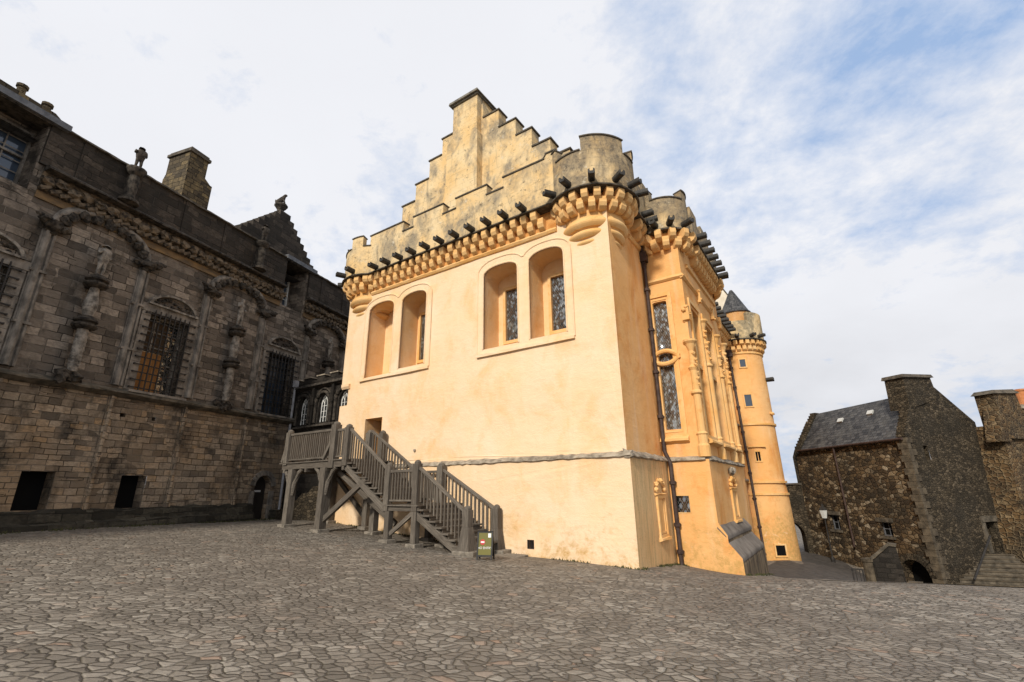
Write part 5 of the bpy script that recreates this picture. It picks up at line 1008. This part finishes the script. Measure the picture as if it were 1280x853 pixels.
# ================================================================== A-FRAME SIGN at the stair foot
sx0, sy0 = -3.2, -2.42
wx, wy = h2w(sx0, sy0)
sg = thing('sign_board', 'black A-frame notice board with olive panel and red no-entry disc at the stair foot', 'sign board', (wx, wy, float(gz(wx, wy))), HA + R(20))
for nm, s in (('front_frame', 1), ('back_frame', -1)):
    mt = Matrix.Translation((0, 0, .86)) @ Matrix.Rotation(R(-10) * s, 4, 'X') @ Matrix.Translation((0, 0, -.86))
    m = MB(); m.M = mt; frame_bars(m, -.27, .27, .10, .88, -.018, .018, .05); m.box(-.27, -.22, -.018, .018, 0, .1); m.box(.22, .27, -.018, .018, 0, .1)
    f_ = m.build(nm, 'signblk', sg)
    m = MB(); m.M = mt; m.box(-.22, .22, -.006, .006, .15, .83); pn = m.build('poster', 'signgrn' if s > 0 else 'signblk', f_)
    if s > 0:
        m = MB(); m.M = mt @ Matrix.Translation((-.08, -.008, .54)) @ Matrix.Rotation(R(90), 4, 'X'); m.lathe([(0, .004), (.085, .004), (.085, 0)], 0, 0, 24); m.build('no_entry_disc', 'signred', f_)
        m = MB(); m.M = mt; m.box(-.142, -.018, -.0165, -.0125, .515, .565); m.box(.10, .20, -.012, -.007, .68, .81); m.build('white_label', 'signwht', f_)
        for tx_, tz, ts in (('NO ENTRY', .33, .10),):
            cu = bpy.data.curves.new('sign_text', 'FONT'); cu.body = tx_; cu.size = ts; cu.align_x = 'CENTER'; cu.extrude = .001
            to = bpy.data.objects.new('tmp', cu); COL.objects.link(to); me = bpy.data.meshes.new_from_object(to.evaluated_get(bpy.context.evaluated_depsgraph_get())); bpy.data.objects.remove(to)
            me.materials.clear(); me.materials.append(M['signwht']); o = bpy.data.objects.new('lettering', me); COL.objects.link(o); o.parent = f_; o.matrix_local = mt @ Matrix.Translation((0, -.009, tz)) @ Matrix.Rotation(R(90), 4, 'X')

sg.scale = (.8, .8, .8)
# ================================================================== RUBBLE HOUSES on the right
e = Vector((-.12, .99, 0)).normalized(); CA = Vector((21.58, 26.27, 0)); br = R(68); gd = Vector((math.sin(br), math.cos(br), 0))
HL = 8.3
ho = thing('stone_house', 'rubble stone house with slate roof, skylights and tall gable chimney beyond the yard edge', 'house', (CA.x, CA.y, 0), math.atan2(gd.y, gd.x))
Bi = ho.rotation_euler.to_matrix().inverted()
ev = Bi @ e                                                        # direction of the long wall in the house's axes
MW = Matrix(((-ev.x, ev.y * -1 if 0 else -ev.y, 0, 0), (-ev.y, ev.x, 0, 0), (0, 0, 1, 0), (0, 0, 0, 1)))  # local x runs towards the corner, y into the house
nrm = Vector((-ev.y, ev.x, 0)); 
if nrm.x > 0: nrm = -nrm                                            # outward normal of the long wall
MW = Matrix(((-ev.x, -nrm.x, 0, 0), (-ev.y, -nrm.y, 0, 0), (0, 0, 1, 0), (0, 0, 0, 1)))
zg = -4.2
def lwr(s0, s1, z0, z1): return [(-s1, z0), (-s0, z0), (-s0, z1), (-s1, z1)]
ar = [(-p[0], p[1]) for p in archpoly(.45, 2.1, -4.2, -2.5, -1.75, 10, 2)]
m = MB(); m.M = MW; m.wall([(-HL - .7, zg), (0, zg), (0, 4.65), (-HL + .3, 4.65), (-HL - .45, 4.1)], [(lwr(5.95, 6.75, -.62, .28), .3), (lwr(2.2, 3.0, -.7, .06), .3), (ar[::-1], .7)], 0, grid=.5, jit=.10); m.build('long_wall', 'rub1', ho)
for s0, s1, z0, z1 in ((5.95, 6.75, -.62, .28), (2.2, 3.0, -.7, .06)):
    m = MB(); m.M = MW; frame_bars(m, -s1, -s0, z0, z1, .2, .26, .06, 2, 2, .04); wf = m.build('window_frame', 'leadgrey', ho); m = MB(); m.M = MW; m.box(-s1, -s0, .27, .29, z0, z1); m.build('window_pane', 'void', wf)
    m = MB(); m.M = MW; m.box(-s1 - .15, -s0 + .15, -.06, .1, z1, z1 + .22); m.build('window_lintel', 'stepst', ho); m = MB(); m.M = MW; m.box(-s1 - .1, -s0 + .1, -.08, .1, z0 - .14, z0); m.build('window_sill', 'stepst', ho)
m = MB(); m.M = MW; m.box(-2.2, -.35, .5, .55, zg, -1.6); m.build('doorway', 'void', ho)
m = MB(); m.M = MW
for k in range(9): a = math.pi * (k + .5) / 9; m.beam((-1.28 + .82 * math.cos(a), -.05, -2.5 + .74 * math.sin(a)), (-1.28 + 1.12 * math.cos(a), -.05, -2.5 + 1.04 * math.sin(a)), .3, .2, (0, 1, 0))
m.build('door_arch', 'rub2', ho)
m = MB(); m.wall([(0, zg), (7.3, zg), (7.3, 5.7), (4.1, 7.65), (1.2, 6.4), (0, 4.65)], [(rect(1.45, 1.85, 3.4, 4.15), .3), (rect(5.15, 6.15, -1.55, .05), .5)], 0, grid=.5, jit=.10); m.build('gable_wall', 'rub2', ho)
m = MB(); m.box(1.4, 1.9, .25, .3, 3.4, 4.15); m.box(5.1, 6.2, .45, .5, -1.6, .05); m.build('gable_opening', 'void', ho)
m = MB(); m.box(4.85, 6.35, -.1, .1, .05, .35); m.box(4.85, 5.14, -.06, .1, -1.55, .051); m.build('door_lintel', 'stepst', ho)
m = MB()
for k in range(26): z = -4.2 + k * .34; w_ = random.uniform(.38, .62) if k % 2 else random.uniform(.16, .3); m.box(-.05, w_, -.075, .3 + (.12 if k % 2 == 0 else 0), z, z + .325)
m.build('corner_quoin', 'quoin', ho)
m = MB(); m.solid([(1.15, -.04, 6.2), (4.15, -.04, 7.0), (4.15, 1.0, 7.0), (1.15, 1.0, 6.2), (1.3, 0, 8.05), (4.0, 0, 8.25), (4.0, 1.0, 8.25), (1.3, 1.0, 8.05)], [(0, 1, 5, 4), (1, 2, 6, 5), (2, 3, 7, 6), (3, 0, 4, 7), (4, 5, 6, 7)]); m.build('chimney', 'rub2', ho)
m = MB(); m.solid([(1.15, -.12, 8.05), (4.15, -.12, 8.25), (4.15, 1.1, 8.25), (1.15, 1.1, 8.05), (1.2, -.06, 8.25), (4.05, -.06, 8.43), (4.05, 1.05, 8.43), (1.2, 1.05, 8.25)], [(0, 1, 5, 4), (1, 2, 6, 5), (2, 3, 7, 6), (3, 0, 4, 7), (4, 5, 6, 7), (3, 2, 1, 0)]); m.build('chimney_cap', 'coping', ho)
m = MB()
for k in range(9): z = 4.6 + k * .21; x = .0 + max(0, (z - 4.65)) * .68; m.box(x - .1, x + .5, -.1, .35, z, z + .22)
m.build('gable_skew', 'rub2', ho)
rv = lambda s, r, z: tuple(ev * s + Vector((1, 0, 0)) * 0 + Vector((r, 0, 0)) + Vector((0, 0, z)))
m = MB()
rr = 2.35; m.solid([rv(.05, -.12, 4.55), rv(HL - .1, -.12, 4.55), rv(HL - .1, rr, 7.25), rv(.05, rr, 7.25), rv(.05, 4.9, 4.5), rv(HL - .1, 4.9, 4.5), rv(.05, -.12, 4.42), rv(HL - .1, -.12, 4.42)], [(0, 1, 2, 3), (3, 2, 5, 4), (0, 6, 7, 1)])
m.build('slate_roof', 'slate', ho)
m = MB()
for k in range(13): u = k / 13; a = rv(HL - .15, -.12 + u * (rr + .12), 4.55 + u * 2.7); m.box(a[0] - .1, a[0] + .35, a[1] - .1, a[1] + .3, a[2] - .1, a[2] + .27)
m.build('far_skew', 'rub2', ho)
def sky_l(s, u):
    m = MB(); w = .22
    q = [(s - w, u), (s + w, u), (s + w, u + .09), (s - w, u + .09)]; up = Vector((-.73, 0, .68)) * .1
    P_ = [Vector(rv(a, -.12 + b * (rr + .12), 4.55 + b * 2.7)) + up for a, b in q]; Q_ = [p - up * 1.2 for p in P_]
    m.solid([tuple(p) for p in P_ + Q_], [(0, 1, 2, 3), (0, 1, 5, 4), (1, 2, 6, 5), (2, 3, 7, 6), (3, 0, 4, 7)]); m.build('skylight', 'lamp', ho)
sky_l(5.3, .60); sky_l(2.95, .66)
m = MB(); m.M = MW; m.tube([(-5.0, -.16, 4.4), (-5.0, -.16, -1.5)], .06, 8); m.tube([(-HL, -.2, 4.5), (0, -.2, 4.5)], .07, 8); m.build('drainpipe', 'cast', ho)
m = MB(); m.M = MW @ Matrix.Translation((-HL - .7, 0, 0)) @ Matrix.Rotation(R(-62), 4, 'Z'); m.wall([(-5, zg), (0, zg), (.25, 4.1), (-.2, 4.6), (-3, 6.9), (-5, 5)], [], 0, grid=.6, jit=.1); m.build('far_gable_wall', 'rub2', ho)

# the far arched wall that closes the lane
def wl(name, label, cat, p, q, zb_, zt_, hole, th, mt, capm=None):
    p, q = Vector((*p, 0)), Vector((*q, 0)); d = q - p
    t_ = thing(name, label, cat, tuple(p), math.atan2(d.y, d.x)); m = MB(); m.wall(rect(0, d.length, zb_, zt_), [(hole, th)] if hole else [], 0, grid=.7, jit=.06); m.wall(rect(0, d.length, zb_, zt_), [hole] if hole else [], th, grid=0)
    m.solid([(0, 0, zt_), (d.length, 0, zt_), (d.length, th, zt_), (0, th, zt_)], [(0, 1, 2, 3)]); m.build('wall', mt, t_)
    m = MB(); m.prof([(-.08, zt_), (th + .08, zt_), (th + .08, zt_ + .12), (-.08, zt_ + .12)], 0, d.length, 8, .02); m.build('coping', capm or 'coping', t_); return t_
fe = CA + e * (HL + .7)
aw = wl('arched_wall', 'dark rubble wall with a low black archway closing the lane behind the tower', 'wall', (fe.x - 6.5, fe.y + 2.0), (fe.x + .15, fe.y - .25), -4, 2.2, archpoly(4.05, 6.55, -3.9, -1.2, -.15, 12, 2), 1.2, 'rub2')
aw2 = thing('curtain_wall', 'tall dark stone wall seen in the gap beyond the round tower', 'wall', (fe.x - 7, fe.y + 9, 0), 0); m = MB(); m.wall([(0, -4), (9, -4), (9, 4.8), (4, 4.8), (3.6, 4.4), (0, 4.4)], [], 0, grid=.8, jit=.1); m.box(0, 9, .02, .8, -4, 4.3); m.build('wall', 'rub2', aw2)
# second gable, nearer and to the right
c2 = CA + gd * 6.95 + Vector((gd.y, -gd.x, 0)) * 1.2
h2 = thing('stone_house', 'golden rubble gable with a stubby capped chimney at the right edge of the photo', 'house', (c2.x, c2.y, 0), math.atan2(gd.y, gd.x))
m = MB(); m.wall([(-1.0, -4.2), (13, -4.2), (13, 5.0), (10.2, 5.4), (4.0, 6.75), (.5, 6.45), (-.0 + .25, 5.45)], [], 0, grid=.5, jit=.10); m.build('gable_wall', 'rub3', h2)
m = MB(); m.wall([(0, -4.2), (2.2, -4.2), (2.2, 5.4), (0, 5.4)], [], 0, grid=.5, jit=.05); 
for i, v in enumerate(m.v): k = (v[2] + 4.2) / 9.6; m.v[i] = (-1.0 + 1.25 * k, v[0], v[2])
m.build('return_wall', 'rub3', h2)
m = MB(); m.solid([(.45, -.16, 4.6), (3.2, -.16, 4.6), (3.2, .9, 4.6), (.45, .9, 4.6), (.5, 0, 7.25), (3.1, 0, 7.45), (3.1, .9, 7.45), (.5, .9, 7.25)], [(0, 1, 5, 4), (1, 2, 6, 5), (2, 3, 7, 6), (3, 0, 4, 7), (4, 5, 6, 7)]); m.prism([(-.45, 4.4), (.6, 4.4), (.6, 6.5), (.3, 6.4)], -.14, .6); m.build('chimney', 'rub3', h2)
m = MB(); m.solid([(.3, -.14, 7.25), (3.35, -.14, 7.45), (3.35, 1.0, 7.45), (.3, 1.0, 7.25), (.6, 0, 7.5), (3.0, 0, 7.7), (3.0, .9, 7.7), (.6, .9, 7.5)], [(0, 1, 5, 4), (1, 2, 6, 5), (2, 3, 7, 6), (3, 0, 4, 7), (4, 5, 6, 7), (3, 2, 1, 0)]); m.build('chimney_cap', 'stepst', h2)
m = MB(); m.prof([(-.1, 6.5), (.4, 6.5), (.4, 6.75), (-.1, 6.75)], 3.2, 10); m.build('gable_skew', 'ledge', h2)
m = MB(); m.solid([(4.6, .05, 6.72), (13, .05, 5.25), (13, 2.5, 5.25), (4.6, 2.5, 6.72)], [(0, 1, 2, 3)]); m.build('slate_roof', 'slate', h2)
h3p = c2 + gd * 16.2 + Vector((-gd.y, gd.x, 0)) * 4
cpz = thing('chimney_stack', 'small stone stack with an orange terracotta pot behind the right-hand gable', 'chimney', (h3p.x, h3p.y, 0), math.atan2(gd.y, gd.x)); m = MB(); m.box(-1, 1.4, 0, 1, -4, 8.0); m.build('stack', 'rub3', cpz)
m = MB(); m.lathe([(.0, 8.0), (.36, 8.0), (.31, 9.25), (.38, 9.3), (.38, 9.45), (.2, 9.45), (.2, 8.9)], -.3, .5, 14); m.build('chimney_pot', 'terracotta', cpz)
# stone steps to the door, with an iron handrail
sp_ = CA + gd * 5.3 + Vector((gd.y, -gd.x, 0)) * .1
stp = thing('stone_steps', 'mossy stone steps with a sloping handrail climbing to the dark door between the two houses', 'steps', (sp_.x, sp_.y, 0), math.atan2(gd.y, gd.x) - R(42))
m = MB()
for k in range(10): m.box(-1.15 - k * .30, .45, -.62 - k * .32, -.05 if k == 0 else -.62 - (k - 1) * .32, -4.4, -1.6 - k * .17)
m.build('steps', 'stepst', stp)
m = MB()
for k in range(10): m.box(-1.18 - k * .30, .48, -.66 - k * .32, -.30 - k * .32, -1.6 - k * .17 + .002, -1.56 - k * .17)
m.build('worn_treads', 'quoin', stp)
m = MB(); m.tube([(-.3, -.5, -.65), (-2.6, -3.2, -2.5)], .05, 8); m.build('handrail', 'iron', stp)
# low garden wall, its pier, the gate and the lamp
gw = Vector((14.55, 21.4, 0)); gdir = Vector((math.cos(R(-38)), math.sin(R(-38)), 0))
gwl = thing('garden_wall', 'low dark lichened wall with round stone pier rising in front of the rubble house', 'wall', tuple(gw), math.atan2(gdir.y, gdir.x))
m = MB(); m.prism([(.28, -2.6), (1.3, -2.6), (1.15, -.35), (.95, -.32), (.28, -.92)], .0, .28); m.build('wall', 'linkst', gwl)
m = MB(); m.prism([(.26, -.9), (.94, -.31), (1.17, -.34), (1.2, -.24), (.92, -.2), (.22, -.8)], -.04, .32); m.build('coping', 'stepst', gwl)
m = MB(); m.lathe([(0, -3), (.19, -3), (.19, -.98), (.23, -.96), (.23, -.86), (0, -.8)], .1, .12, 12); m.box(1.3, 1.75, .0, .3, -3, -1.6); m.build('pier', 'quoin', gwl)
gt = thing('gate', 'short black iron gate beside the round stone pier', 'gate', tuple(gw - gdir * .1), math.atan2(gdir.y, gdir.x))
m = MB(); frame_bars(m, -.42, .0, -1.95, -1.25, 0, .05, .06, 3, 1, .03); m.build('gate_leaf', 'iron', gt)
lpz = CA + e * 6.2 - Vector((.99, .12, 0)) * .8
lp = thing('street_lamp', 'thin black lamp post with a pale glass lantern before the rubble house wall', 'street lamp', (lpz.x, lpz.y, 0), 0)
zl = float(gz(lpz.x, lpz.y))
m = MB(); m.lathe([(.12, zl - .1), (.12, zl + .25), (.05, zl + .35), (.04, .0), (.09, .08), (0, .1)], 0, 0, 10); m.build('lamp_post', 'iron', lp)
m = MB(); m.lathe([(0, .1), (.14, .1), (.24, .6), (0, .62)], 0, 0, 6); m.build('lantern', 'lamp', lp)
m = MB(); m.lathe([(.27, .6), (.27, .64), (.1, .82), (.03, .95), (0, 1.0)], 0, 0, 6); m.build('lantern_cap', 'iron', lp)

# moss and weeds where the walls meet the paving
m = MB()
def weeds(p, q, n, h=.07, w=.18):
    p, q = Vector(p), Vector(q)
    for k in range(n):
        c = p.lerp(q, random.random()); 
        if noise.noise(Vector((c.x * .9, c.y * .9, 3))) < -.12: continue
        c = c + Vector((random.uniform(-1, 1), random.uniform(-1, 1))) * w * random.random(); z = float(gz(c.x, c.y)); a = random.uniform(0, 6.28); hh = h * random.uniform(.3, 1.2); d = Vector((math.cos(a), math.sin(a), 0)) * .03; l = Vector((random.uniform(-.05, .05), random.uniform(-.05, .05), hh)); b0 = Vector((c.x, c.y, z - .01))
        m.solid([tuple(b0 - d), tuple(b0 + d), tuple(b0 + l)], [(0, 1, 2)])
for a_, b_, n_ in (((-13.4, -.16), (0.1, -.16), 900), ((.16, 0), (.16, 3.3), 300), ((.2, 3.25), (1.6, 3.25), 160), ((2.1, 3.4), (2.15, 8), 260)): weeds(h2w(*a_), h2w(*b_), n_)
weeds(p2w(-22, -.62), p2w(2, -.5), 1500, .09, .3)
wd = m.build('moss_and_weeds', m_simple('moss_green', (.035, .038, .014), (.085, .08, .03), 6), None); wd['kind'] = 'stuff'; wd['label'] = 'moss and small weeds along the foot of the walls'; wd['category'] = 'weeds'
